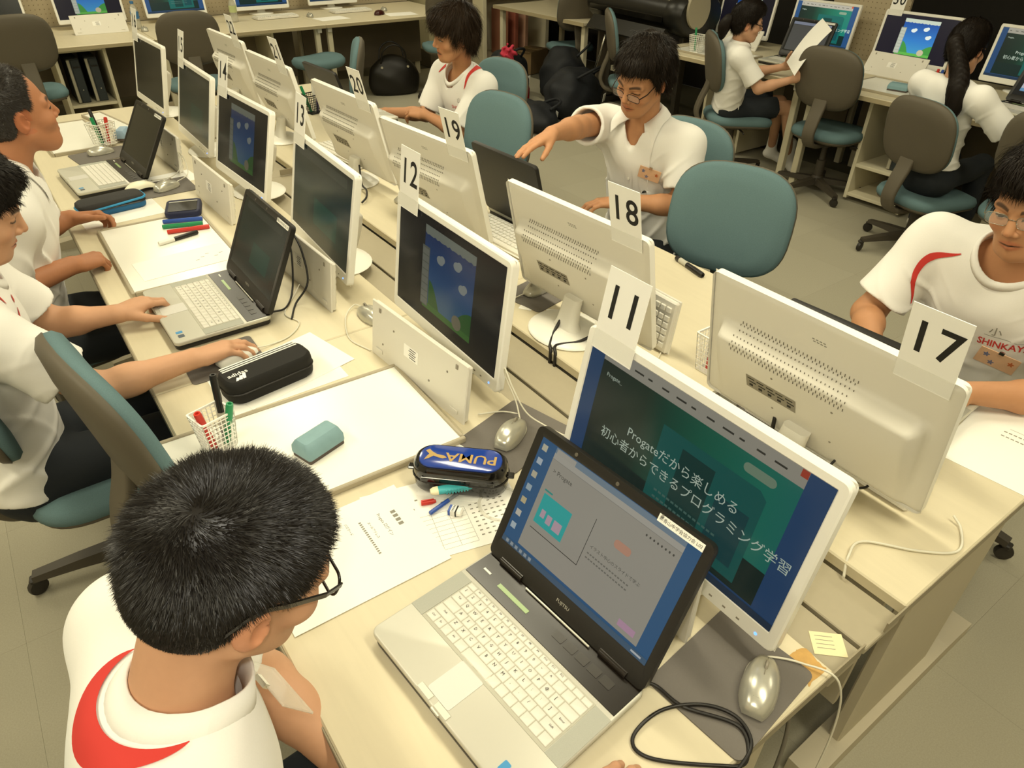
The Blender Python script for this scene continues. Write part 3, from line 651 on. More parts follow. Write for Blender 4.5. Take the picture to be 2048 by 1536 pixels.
def basket(loc, yaw, label, m=None, a=.074, b=.060, h=.092):
    t = thing('pen_basket', label, 'pen basket', loc, yaw, 'mesh pen baskets'); m = m or mat('basket_white', 'F0EEE4', .45)
    mb = MB(); th = .0022
    for (ux, uy, n_, off, Ln) in ((1, 0, 7, b/2, a), (1, 0, 7, -b/2, a), (0, 1, 6, a/2, b), (0, 1, 6, -a/2, b)):
        for i in range(n_+1):
            q = (i/n_-.5)
            P = [((q*Ln*sc_ if ux else off*sc_), (q*Ln*sc_ if uy else off*sc_), z) for z, sc_ in ((.004, .78), (h, 1))]
            mb.tube(P, th*.62, 4)
        for j in range(1, 8):
            z = .004+(h-.004)*j/8; sc_ = .78+.22*(z/h)
            P = [((q*Ln*sc_ if ux else off*sc_), (q*Ln*sc_ if uy else off*sc_), z) for q in (-.5, .5)]; mb.tube(P, th*.62, 4)
    mb.build('lattice', m, t, kind='stuff')
    MB().loft([np.array([(x, y, z) for x, y in rrect(a*s_, b*s_, .004, 2)]) for z, s_ in ((h-.005, 1.02), (h, 1.06), (h, .95), (h-.005, .95))], cap=False).build('rim', m, t)
    MB().box((0, 0, .002), (a*.8, b*.8, .004), b=.001).build('base', m, t)
    return t
PENC = {'red': 'C8372B', 'green': '1F8A55', 'black': '1A1714', 'blue': '2B4FA3', 'white': 'E6E4DA', 'violet': '4B3F77'}
def pen(p, d, label, c, body=None, L=.135, r=.0075, capc=None, grp='whiteboard marker pens', tip=False):
    d = Vector(d).normalized(); t = thing('marker_pen', label, 'pen', p, 0, grp); t.rotation_mode = 'QUATERNION'; t.rotation_quaternion = Vector((0, 0, 1)).rotation_difference(d)
    cm = mat('pen_'+c, PENC[c], .35); bm = mat('pen_'+body, PENC[body], .4) if body else cm; km = mat('pen_'+capc, PENC[capc], .35) if capc else cm
    MB().lathe([(r*.85, 0), (r, .003), (r, L*.62)], 12).build('barrel', bm, t, 50)
    MB().lathe([(r*1.08, L*.62), (r*1.08, L*.95), (r*.95, L), (r*.55, L), (r*.5, L-.004)], 12).build('cap', km, t, 50)
    if tip: MB().lathe([(r*1.03, L*.15), (r*1.03, L*.42)], 12).build('wrapper', mat('wrapper', 'B9B6A6', .5), t, 50)
    return t
basket((.070, 1.105, ZD+.0112), .25, 'white mesh pen basket on the near whiteboard, red, green and black pens in it')
pen((.058, 1.10, ZD+.016), (-.14, -.10, 1), 'red marker pen in the near white basket', 'red', L=.108); pen((.085, 1.10, ZD+.016), (.22, -.16, 1), 'green marker pen leaning in the near white basket', 'green', L=.112); pen((.09, 1.12, ZD+.016), (.07, .12, 1), 'tall black marker pen in the near white basket', 'black', L=.155, tip=True)
basket((.305, 3.625, ZD+.0112), .5, 'white mesh pen basket at the far end of the left row', a=.095, b=.085, h=.10)
pen((.30, 3.63, ZD+.017), (-.1, .3, 1), 'black marker pen in the far left-row basket', 'black', L=.15); pen((.32, 3.62, ZD+.017), (.14, -.05, 1), 'red marker pen in the far left-row basket', 'red', L=.115); pen((.29, 3.61, ZD+.017), (-.1, .05, 1), 'green marker pen in the far left-row basket', 'green', L=.12)
basket((1.205, .695, ZD+.0005), .0, 'white mesh pen basket beside screen seventeen', a=.075, b=.075, h=.11)
pen((1.21, .685, ZD+.006), (.06, .05, 1), 'green marker pen in the basket beside screen seventeen', 'green', L=.15); pen((1.195, .70, ZD+.006), (-.08, -.1, 1), 'red marker pen in the basket beside screen seventeen', 'red', L=.105); pen((1.215, .71, ZD+.006), (.1, .1, 1), 'blue marker pen in the basket beside screen seventeen', 'blue', L=.10)
basket((1.36, 3.66, ZD+.0005), .2, 'black mesh pen basket behind screen twenty-one', mat('basket_black', '191713', .5), a=.09, b=.08, h=.10)
pen((1.345, 3.66, ZD+.006), (-.25, .1, 1), 'green marker pen in the black basket', 'green', L=.14); pen((1.365, 3.65, ZD+.006), (.05, .05, 1), 'white marker pen in the black basket', 'white', L=.15); pen((1.38, 3.66, ZD+.006), (.16, 0, 1), 'violet marker pen in the black basket', 'violet', L=.13)
# markers lying on the second whiteboard
z = ZW+.0077
pen((.283, 2.468, z), (.134, -.05, 0), 'blue marker pen lying next to the navy case', 'blue'); pen((.270, 2.420, z), (.134, -.045, 0), 'green marker pen lying between the blue and the red one', 'green'); pen((.272, 2.362, z), (.134, -.028, 0), 'red marker pen lying on the whiteboard of the man', 'red', L=.14)
pen((.360, 2.306, z), (-.134, -.03, 0), 'black marker pen with a white cap end on the whiteboard', 'black', capc='white', L=.14)
pen((1.622, 1.212, ZD+.009), (-.03, -.14, 0), 'black marker pen lying near the outer edge of the right row', 'black', L=.145, r=.009, tip=True)
# ---------------------------------------------------------------- paper
def sheet(loc, yaw, label, a=.297, b=.21, lines=None, th=.0006, text=(), name='paper_sheet', m=None, grid=False):
    """x: long side"""
    t = thing(name, label, 'paper', loc, yaw); MB().box((0, 0, th/2), (a, b, th)).build('leaf', m or M_PAPER, t)
    if lines:
        mb = MB()
        for x, y, w_, h in lines: mb.add([(x, y, th+2e-4), (x+w_, y, th+2e-4), (x+w_, y+h, th+2e-4), (x, y+h, th+2e-4)], [(0, 1, 2, 3)])
        mb.build('print', M_INKLIGHT, t, kind='stuff')
    for body, x, y, s_, rz in text:
        v, f = text2d(body, s_, 'LEFT', res=1); MB().add(v, f, T((x, y, th+2e-4), (0, 0, rz))).build('writing', M_INK, t)
    return t
sheet((.175, .672, ZD+.0014), -.02, 'printed login sheet beside the nearest laptop, near the boy\'s head', .30, .235, text=[('Progate ログイン', .085, .06, .009, -1.57), ('メールアドレス', .06, .05, .007, -1.57), ('パスワード', .02, .07, .007, -1.57)], lines=[(.108, .045-i*.012, .010, .008) for i in range(4)]+[(.043, .055-i*.006, .005, .0035) for i in range(16)])
gl = [(-.13, -.09+i*.012, .17, .0006) for i in range(9)]+[(-.13+i*.034, -.09, .0006, .096) for i in range(6)]+[(.05+(i % 6)*.013, -.08+(i//6)*.012, .006, .003) for i in range(48)]+[(-.12+i*.012, .03+(i*7 % 5)*.012, .006, .004) for i in range(13)]
sheet((.372, .655, ZD+.0004), -.25, 'handwritten worksheet with tables under the pouch with gold lettering', .30, .21, lines=gl)
sheet((.49, .735, ZD+.0002), .62, 'blank sheet corner sticking out behind the pouch with gold lettering', .20, .14); sheet((.47, .757, ZD+.0009), .80, 'second blank sheet corner behind the pouch with gold lettering', .20, .14)
sheet((.272, 1.312, ZD+.0003), .0, 'white sheet under the black striped pencil case', .30, .21, text=[('J-CRAT', .11, -.03, .014, .15)]); sheet((.300, 1.335, ZD+.0011), .22, 'second white sheet, turned, under the black striped pencil case', .30, .20)
sheet((.180, 2.700, ZD+.0003), .06, 'white sheet under the open dark pouch near the man', .28, .20)
sheet((.262, 2.105, ZW+.0004), .04, 'printed white sheet lying on the whiteboard of the man', .29, .15, lines=[(.03+i*.02, -.02+(i % 3)*.016, .012, .003) for i in range(5)])
sheet((1.52, .10, ZD+.0003), .10, 'large white sheet at the right desk edge beside screen seventeen', .30, .21, lines=[(.07, -.05, .0012, .07)]+[(.05-.02*(i//7), .02-(i % 7)*.010, .004, .007) for i in range(14)])
sheet((1.02, 1.245, ZD+.0006), .6, 'torn white paper scrap at the foot of screen eighteen', .06, .04); sheet((1.045, 1.155, ZD+.0003), .9, 'folded paper scrap beside the foot of screen eighteen', .07, .04)
sheet((.762, .045, ZD-.0315), -.75, 'cream sticky note on the cable cover at the near end', .055, .045, name='sticky_note', m=mat('note_cream', 'EADFB4', .8), lines=[(-.02, -.01+i*.008, .03, .001) for i in range(4)])
t = thing('glue_stain', 'orange-brown dried glue patch on the near desk corner', 'stain', (.668, .036, ZD+.0001), .2)
MB().prism([(.027*(1+.16*math.sin(5*a+1)+.1*math.sin(9*a))*math.copysign(abs(math.cos(a))**.5, math.cos(a)), .026*(1+.15*math.sin(4*a))*math.copysign(abs(math.sin(a))**.5, math.sin(a))) for a in np.linspace(0, 2*math.pi, 40, endpoint=False)], 0, .0004).build('patch', mat('glue', 'C39A58', .5, noise=(60, .25)), t)
sheet((.435, 2.985, ZD+.0002), .1, 'blank sheet under the cables beside the man\'s laptop', .2, .15)
# ---------------------------------------------------------------- pencil cases and small things
def pouch(name, label, loc, yaw, L, W, H, m, m2=None, rr=.4):
    t = thing(name, label, 'pencil case', loc, yaw); o = rrect(L, W, W*rr, 6)
    sec = lambda s1, s2, z: np.array([(x*s1, y*s2, z) for x, y in o])
    MB().loft([sec(.93, .86, 0), sec(.99, .97, H*.10), sec(1, 1, H*.28), sec(1, 1, H*.50)]).build('lower_shell', m2 or m, t, 40)
    MB().loft([sec(1.0, 1.0, H*.50), sec(1.0, 1.0, H*.74), sec(.985, .965, H*.90), sec(.93, .86, H)]).build('upper_shell', m, t, 40)
    MB().tube([(x*1.005, y*1.01, H*.5) for x, y in o], .0022, 5, closed=True).build('zip', mat('zip_black', '23201B', .4), t)
    return t
M_NYLON = mat('black_nylon', '15130F', .75, noise=(200, .15))
t = pouch('pencil_case', 'black pencil case with three white stripes along one side', (.246, 1.292, ZD+.002), .13, .225, .098, .062, M_NYLON, rr=.35)
for i in range(3): MB().tube([(x, .0385-.0085*i, .0618+.0004) for x in (-.098, -.05, 0, .05, .098)], .0019, 4).build('stripe', M_PAPER, t)
v, f = text2d('adidas', .020, res=2, bold=.01); MB().add(v+np.array((-.072, -.006, .0626)), f, T()).build('brand_print', M_PAPER, t)
mb = MB()
for i in range(3): mb.add([(-.088+i*.009, -.034, .0626), (-.081+i*.009, -.034, .0626), (-.074+i*.009, -.034+.010+.005*i, .0626), (-.081+i*.009, -.030+.010+.005*i, .0626)], [(0, 1, 2, 3)])
mb.build('trefoil_bars', M_PAPER, t); MB().box((.115, .0, .031), (.012, .008, .004), b=.001).build('zip_pull', M_STEEL, t)
M_PATENT = mat('patent_black', '100E0C', .12, coat=.6)
t = pouch('pencil_case', 'glossy black pouch with a blue top and gold lettering', (.447, .712, ZD+.0016), -.755, .196, .088, .064, M_PATENT, rr=.45)
MB().loft([np.array([(x*s1, y*s1, z) for x, y in rrect(.172, .068, .03, 6)]) for s1, z in ((1, .063), (.98, .0665), (.93, .0675))]).build('top_panel', mat('patent_blue', '1F3F95', .15, coat=.5), t, 40)
v, f = text2d('PUMA', .036, res=2, sx=1.12, bold=.014); MB().add(-v*np.array((1, 1, 0))+np.array((.022, .0, .0680)), f).build('brand_print', mat('gold_print', 'B08F4A', .4), t)
cat_ = [(-.075, .012), (-.068, .018), (-.060, .010), (-.050, .004), (-.034, .001), (-.028, -.004), (-.036, -.008), (-.045, -.006), (-.056, -.002), (-.064, -.010), (-.073, -.016), (-.070, -.006), (-.066, .003)]
MB().add([(x, y, .0680) for x, y in cat_], [tuple(range(len(cat_)))[::-1]]).build('leaping_mark', MATS['gold_print'], t)
for s in (-1, 1): MB().box((s*.103, -.002, .034), (.016, .016, .007), b=.002).build('tab', M_PATENT, t)
MB().box((.0, -.0435, .040), (.15, .003, .012), b=.001).build('zip_band', M_SHINY, t)
t = thing('utility_knife', 'turquoise plastic cutter sticking out of the pouch with gold lettering', 'cutter', (.432, .672, ZD+.030), -.38)
MB().loft([np.array([(x, y*k, z*k) for y, z in rrect(.020, .010, .004, 3)]) for x, k in ((-.062, .7), (-.055, 1), (.02, .95), (.07, .7))]).build('grip', mat('turquoise', '3FA9B0', .4), t, 40)
MB().loft([np.array([(x, y*k, z*k) for y, z in rrect(.021, .011, .005, 3)]) for x, k in ((-.072, .55), (-.066, .9), (-.056, 1.02))]).build('end_cap', mat('cap_cream', 'E9E2BE', .4), t, 40)
for i in range(8): MB().box((-.040+i*.006, -.0095, 0), (.0028, .003, .009)).build('grip_rib', MATS['turquoise'], t)
t = thing('ballpoint_pen', 'blue pen half under the login sheet', 'pen', (.345, .668, ZD+.007), .2); M_ = T(rot=(0, math.pi/2, 0))
MB().lathe([(.004, 0), (.0045, .002), (.0045, .05)], 10, M_).build('barrel', mat('pen_blue', PENC['blue'], .35), t, 50); MB().lathe([(.0038, .05), (.0038, .085), (.0012, .098)], 10, M_).build('clear_tip', mat('pen_clear', '9FA2A8', .2, alpha=.6), t, 50)
t = thing('red_clip', 'small red plastic pen cap on the worksheet', 'pen cap', (.345, .703, ZD+.006), -.4); MB().lathe([(.0055, 0), (.0055, .022), (.003, .030)], 10, M_).build('shell', mat('pen_red', PENC['red'], .35), t, 50); MB().box((.014, 0, .006), (.024, .003, .0015)).build('clip', MATS['pen_red'], t)
t = thing('rubber_eraser', 'small white rubber eraser in a striped sleeve on the worksheet', 'eraser', (.389, .644, ZD+.0012), -.9); MB().box((0, 0, .006), (.030, .018, .012), b=.003).build('rubber', M_PAPER, t)
MB().box((-.004, 0, .006), (.019, .0188, .0128), b=.001).build('sleeve', mat('sleeve_white', 'E7E6DF', .4), t); MB().box((-.0105, 0, .0062), (.006, .0194, .0130), b=.001).build('blue_stripe', mat('pen_blue', PENC['blue']), t); MB().box((.003, 0, .0062), (.003, .0192, .0130)).build('black_stripe', M_INK, t)
v, f = text2d('MONO', .006); MB().add(np.c_[v[:, 1], -v[:, 0], v[:, 2]]+np.array((-.004, 0, .0129)), f).build('print', M_INK, t)
t = thing('protractor', 'round transparent protractor under the edge of the nearest laptop', 'protractor', (.478, .612, ZD+.002), .2)
MB().loft([np.array([(r*math.cos(a), r*math.sin(a), z) for a in np.linspace(0, 2*math.pi, 40, endpoint=False)]) for r, z in ((.048, 0), (.048, .0015), (.042, .0018), (.042, 0))], cap=False).build('scale_ring', mat('clear_plastic', 'E4E2D4', .1, alpha=.45), t)
t = pouch('pencil_case', 'open dark grey pouch with bright blue edging near the man', (.165, 2.745, ZD+.001), .12, .235, .10, .05, mat('charcoal_cloth', '2E2D2B', .8, noise=(120, .15)), mat('blue_lining', '1F5F8C', .7), rr=.3)
MB().tube([(x*1.01, y*1.02, .028+.010*(x > 0)) for x, y in rrect(.235, .10, .03, 6)], .0042, 6, closed=True).build('piping', mat('cyan_piping', '2E8FC2', .5), t, True)
t = thing('phone_case', 'navy zip case with a dark glossy window standing on the whiteboard', 'case', (.378, 2.545, ZW), -.30)
MB().prism(rrect(.125, .14, .02, 5), 0, .026, b=.006).build('shell', mat('navy_case', '20243F', .5), t, 40); MB().prism(rrect(.10, .095, .008, 4, 0, -.016), .026, .0275).build('window', mat('case_window', '17150F', .15), t); MB().box((0, .036, .027), (.10, .006, .002), b=.0005).build('rim_strip', M_SILVER, t)
# ---------------------------------------------------------------- loose cables
def cord(name, label, pts, r=.003, m=None, cat='cable', grp=None):
    P = smooth_path(pts); base = P[0].copy(); t = link(name, MB().tube(P-base, r, 7).mesh(name, m or M_CABLE_K, True), None, base, None, label, cat, grp); return t
cord('power_cord', 'black cord looping on the near desk corner and mouse pad', [(.415, .17, .712), (.445, .150, .706), (.455, .10, .706), (.50, .03, .706), (.47, -.008, .700), (.43, .012, .7035), (.36, .075, .7035), (.36, .11, .7035), (.42, .115, .7075), (.48, .085, .7075), (.508, .04, .7075), (.49, .0, .703), (.42, -.006, .702), (.36, .03, .7035)], .003)
cord('monitor_cable', 'thick black cables dropping behind screen eighteen into the trough', [(1.055, 1.06, .80), (1.03, 1.08, .755), (.985, 1.07, .715), (.935, 1.03, .706), (.917, 1.005, .701), (.911, 1.0, .66)], .005)
cord('monitor_cable', 'second black cable dropping behind screen eighteen', [(1.07, .95, .79), (1.05, .96, .745), (1.0, .985, .712), (.94, 1.01, .708), (.917, .985, .702), (.911, .98, .66)], .0045)
cord('monitor_cable', 'black cables under screen seventeen beside its foot', [(1.075, .42, .78), (1.06, .41, .735), (1.03, .40, .708), (.97, .40, .705), (.925, .38, .704), (.911, .37, .66)], .0045)
cord('monitor_cable', 'thin black lead curling on the foot of screen seventeen', [(1.085, .27, .765), (1.06, .27, .735), (1.075, .23, .722), (1.10, .20, .73), (1.12, .22, .75)], .0028)
cord('keyboard_cable', 'white cable curving over the right desk near end', [(1.183, .06, .715), (1.17, .035, .704), (1.11, .012, .704), (1.05, .055, .704), (.985, .13, .704), (.93, .125, .704), (.905, .11, .675)], .0026, M_CABLE_W)
cord('power_cord', 'black cord looped over the keyboard at screen thirteen', [(.37, 1.62, .71), (.42, 1.63, .706), (.47, 1.70, .72), (.505, 1.76, .80), (.512, 1.79, .86), (.512, 1.74, .88), (.512, 1.68, .84), (.50, 1.64, .76), (.45, 1.63, .708), (.41, 1.56, .704)], .003)
cord('monitor_cable', 'black cables behind the foot of screen nineteen', [(1.04, 1.86, .79), (1.02, 1.82, .74), (.99, 1.77, .712), (.95, 1.72, .706), (.917, 1.70, .702), (.911, 1.69, .66)], .005)
cord('monitor_cable', 'black lead with a plug at the foot of screen twenty', [(1.06, 2.45, .79), (1.04, 2.40, .73), (1.03, 2.34, .725), (1.0, 2.28, .72), (.97, 2.26, .71)], .004)
cord('monitor_cable', 'black cables between screens fifteen and sixteen', [(.70, 3.62, .76), (.72, 3.55, .72), (.73, 3.5, .705), (.76, 3.46, .68)], .005)
cord('mouse_cable', 'white cable winding across the right desk past screen nineteen', [(.99, 1.93, .704), (.96, 1.75, .704), (1.0, 1.6, .704), (1.07, 1.52, .704), (1.18, 1.50, .704)], .002, M_CABLE_W)
cord('mouse_cable', 'white cable trailing in the trough by the silver mouse', [(.60, .88, .706), (.66, .85, .706), (.71, .80, .69), (.75, .72, .675), (.77, .6, .675)], .002, M_CABLE_W)
cord('desk_cable', 'grey cables hanging below the near desk end', [(.75, .2, .62), (.74, .06, .5), (.70, .02, .3), (.66, .03, .12), (.62, .0, .02), (.55, .02, .006)], .004, mat('grey_cable', '6F6A5E', .5))
# ---------------------------------------------------------------- organic shapes: distance fields meshed with surface nets
def sd_cone(p, a, b, r1, r2):
    a = np.asarray(a, float); ba = np.asarray(b, float)-a; pa = p-a
    h = np.clip(pa @ ba/max(ba @ ba, 1e-12), 0, 1); return np.linalg.norm(pa-h[:, None]*ba, axis=1)-(r1+(r2-r1)*h)
def sd_ell(p, c, r, R=None):
    q = p-np.asarray(c, float)
    if R is not None: q = q @ R.T
    r = np.asarray(r, float); k0 = np.linalg.norm(q/r, axis=1); k1 = np.linalg.norm(q/(r*r), axis=1)+1e-9; return k0*(k0-1)/k1
def smin(a, b, k):
    h = np.clip(.5+.5*(b-a)/k, 0, 1); return b+(a-b)*h-k*h*(1-h)
def smax(a, b, k): return -smin(-a, -b, k)
def union(p, prims, k):
    d = None
    for q in prims:
        e = q(p) if callable(q) else (sd_cone(p, *q) if len(q) == 4 else sd_ell(p, *q))
        d = e if d is None else smin(d, e, k)
    return d
def mesh_sdf(fn, lo, hi, h, skip=None, band=3.0):
    """surface nets on a grid; far cells are only sampled coarsely. skip(p) -> True where cells are left out"""
    lo = np.array(lo, float); n = np.maximum(((np.array(hi)-lo)/h).astype(int)+2, 5); c = 4; nc = (n-1)//c+2
    g = np.stack(np.meshgrid(*[np.arange(k)*h*c for k in nc], indexing='ij'), -1).reshape(-1, 3)+lo
    D = fn(g).reshape(nc); S = np.repeat(np.repeat(np.repeat(D, c, 0), c, 1), c, 2)
    S = S[:n[0], :n[1], :n[2]] if False else None
    # nearest coarse sample for every fine node
    ix = [np.minimum((np.arange(k)+c//2)//c, m-1) for k, m in zip(n, nc)]
    F = D[np.ix_(*ix)].copy(); act = np.abs(F) < h*c*band
    I = np.argwhere(act)
    if len(I) == 0: return np.zeros((0, 3)), []
    F[act] = fn(I*h+lo)
    s = F < 0
    cs = [s[:-1, :-1, :-1], s[1:, :-1, :-1], s[:-1, 1:, :-1], s[1:, 1:, :-1], s[:-1, :-1, 1:], s[1:, :-1, 1:], s[:-1, 1:, 1:], s[1:, 1:, 1:]]
    cnt = sum(q.astype(np.int8) for q in cs); mix = (cnt > 0) & (cnt < 8); cells = np.argwhere(mix)
    idx = -np.ones(mix.shape, int); idx[mix] = np.arange(len(cells))
    off = np.array([(i, j, k) for k in (0, 1) for j in (0, 1) for i in (0, 1)])
    V = np.stack([F[tuple((cells+o).T)] for o in off], 1); acc = np.zeros((len(cells), 3)); w_ = np.zeros(len(cells))
    for a, b in ((0, 1), (2, 3), (4, 5), (6, 7), (0, 2), (1, 3), (4, 6), (5, 7), (0, 4), (1, 5), (2, 6), (3, 7)):
        m = (V[:, a] < 0) != (V[:, b] < 0); t = V[:, a]/(V[:, a]-V[:, b]+1e-20); P = off[a]+t[:, None]*(off[b]-off[a]); acc[m] += P[m]; w_[m] += 1
    verts = (cells+acc/w_[:, None])*h+lo; quads = []
    for ax in range(3):
        sl0 = [slice(None)]*3; sl1 = [slice(None)]*3; sl0[ax] = slice(0, -1); sl1[ax] = slice(1, None)
        e = s[tuple(sl0)] != s[tuple(sl1)]; E = np.argwhere(e); o1, o2 = [k for k in range(3) if k != ax]
        ok = (E[:, o1] > 0) & (E[:, o2] > 0) & (E[:, o1] < n[o1]-1) & (E[:, o2] < n[o2]-1); E = E[ok]
        def cell(d1, d2):
            q = E.copy(); q[:, o1] -= d1; q[:, o2] -= d2; return idx[tuple(q.T)]
        Q = np.stack([cell(1, 1), cell(0, 1), cell(0, 0), cell(1, 0)], 1)
        inside = s[tuple(E.T)]; flip = inside if ax != 1 else ~inside
        Q[~flip] = Q[~flip][:, ::-1]; quads.append(Q)
    Q = np.vstack(quads); Q = Q[(Q >= 0).all(1)]
    if skip is not None:
        cen = verts[Q].mean(1); Q = Q[~skip(cen)]
        used = np.zeros(len(verts), bool); used[Q.ravel()] = True; mp = np.cumsum(used)-1; verts = verts[used]; Q = mp[Q]
    return verts, Q
def np_mesh(name, verts, quads, mats, col=None, smooth=True):
    me = bpy.data.meshes.new(name); Q = np.asarray(quads, np.int32); nv, nf = len(verts), len(Q); k = Q.shape[1] if nf else 4
    me.vertices.add(nv); me.vertices.foreach_set('co', np.asarray(verts, np.float32).ravel())
    me.loops.add(nf*k); me.loops.foreach_set('vertex_index', Q.ravel()); me.polygons.add(nf)
    me.polygons.foreach_set('loop_start', np.arange(nf, dtype=np.int32)*k); me.polygons.foreach_set('loop_total', np.full(nf, k, np.int32))
    me.polygons.foreach_set('use_smooth', np.full(nf, bool(smooth)))
    for m in (mats if isinstance(mats, (list, tuple)) else [mats]): me.materials.append(m)
    if col is not None:
        a = me.color_attributes.new('tone', 'FLOAT_COLOR', 'POINT'); a.data.foreach_set('color', np.c_[col, np.ones(nv)].astype(np.float32).ravel())
    me.update(); me.validate(); return me
def sd_grad(fn, p, e=.002):
    g = np.stack([fn(p+np.eye(3)[i]*e)-fn(p-np.eye(3)[i]*e) for i in range(3)], 1); return g/(np.linalg.norm(g, axis=1)[:, None]+1e-9)
def snap(fn, p, off=.0015, it=6):
    p = np.array(p, float)
    for _ in range(it): p = p-sd_grad(fn, p)*(fn(p)-off)[:, None]
    return p
def cast(fn, p, d, off=.0015, it=24):
    """march points along d onto the surface"""
    p = np.array(p, float); d = np.array(d, float)/np.linalg.norm(d)
    for _ in range(it): p = p+d*((fn(p)-off)*.8)[:, None]
    return p
# ---------------------------------------------------------------- office chairs
M_FABRIC = mat('chair_fabric', '617A7E', .9, spec=.2, noise=(420, .16)); M_SHELL = mat('chair_shell', '5A5345', .6, noise=(300, .05)); M_CHAIRDARK = mat('chair_base', '423C32', .5); M_CASTER = mat('caster_black', '2A2620', .45)
def super_outline(w_, h, e, n=40): return [(w_/2*math.copysign(abs(math.cos(a))**(2/e), math.cos(a)), h/2*math.copysign(abs(math.sin(a))**(2/e), math.sin(a))) for a in np.linspace(0, 2*math.pi, n, endpoint=False)]
def chair_proto(label, loc, rot):
    """faces +x, origin on the floor under the column"""
    t = thing('office_chair', label, 'chair', loc, rot, 'blue-grey office chairs')
    o = super_outline(.435, .37, 3.0); zc = .775
    def bk(sx, depth, bulge=1.):   # y across, z up, x depth; curved around the sitter and leaning back
        return np.array([(-.225+depth+.10*(y*sx)**2*4-.18*(z*sx), y*sx, zc+z*sx) for y, z in o])
    MB().loft([bk(.95, .000), bk(1.0, .006), bk(1.0, .022), bk(.94, .036), bk(.70, .044), bk(.35, .046), bk(.02, .046)]).build('back_pad', M_FABRIC, t, True)
    MB().loft([bk(.02, -.030), bk(.55, -.030), bk(.88, -.024), bk(.985, -.010), bk(1.015, .004), bk(.985, .009)]).build('back_shell', M_SHELL, t, True)
    s = super_outline(.45, .44, 3.4)
    st = lambda k, z, dip=0: np.array([(.02+x*k, y*k, z-dip*(max(0, x)/.22)**3) for x, y in s])
    MB().loft([st(.95, .395, .02), st(1.0, .405, .02), st(1.01, .425, .02), st(.97, .445, .02), st(.80, .456, .012), st(.4, .456), st(.02, .455)]).build('seat_pad', M_FABRIC, t, True)
    MB().loft([st(.55, .365), st(.86, .375, .01), st(.97, .39, .02), st(.97, .40, .02)]).build('seat_pan', M_SHELL, t, True)
    P = smooth_path([(.02, 0, .355), (-.14, 0, .352), (-.235, 0, .375), (-.275, 0, .44), (-.262, 0, .52), (-.232, 0, .60), (-.215, 0, .66)]); sec = []
    for i in range(len(P)):
        tn = P[min(i+1, len(P)-1)]-P[max(i-1, 0)]; tn /= np.linalg.norm(tn); nn = np.array((-tn[2], 0, tn[0])); wd = .034+.014*(i/len(P))
        sec.append(np.array([P[i]+nn*b+np.array((0, a, 0)) for a, b in rrect(wd*2, .028, .01, 3)]))
    MB().loft(sec).build('back_bracket', M_SHELL, t, 60)
    MB().box((.0, 0, .352), (.20, .13, .03), b=.008).build('tilt_box', M_CHAIRDARK, t)
    MB().lathe([(.030, .10), (.030, .23), (.020, .232), (.016, .36)], 16).build('column', M_CHAIRDARK, t, 50)
    MB().tube([(.02, -.05, .350), (.03, -.17, .352), (.03, -.21, .348)], .006, 6).build('height_lever', M_CASTER, t, True)
    MB().lathe([(.042, .065), (.045, .10), (.034, .125)], 16).build('hub', M_CHAIRDARK, t, 50)
    for i in range(5):
        a = 2*math.pi*i/5+.35; R_ = T(rot=(0, 0, a))
        MB().loft([np.array([(x, y, z) for y, z in ((-w_, zl), (w_, zl), (w_*.8, zh), (-w_*.8, zh))]) for x, w_, zl, zh in ((.03, .028, .068, .112), (.16, .024, .068, .098), (.285, .020, .062, .080))], R_).build('base_leg', M_CHAIRDARK, t)
        cs = MB()
        c = MB().lathe([(.010, -.011), (.026, -.009), (.028, 0), (.026, .009), (.010, .011)], 14, R_ @ T((.285, 0, .029), (math.pi/2, 0, .6))); c.build('caster', M_CASTER, t, 50)
        MB().box((.285, 0, .058), (.026, .030, .016), R_, b=.004).build('caster_hood', M_CASTER, t)
    return t
R_ = math.radians
CH = chair_proto('blue-grey chair of the boy in the foreground, only its back corner showing', (-.235, .34, 0), 0)
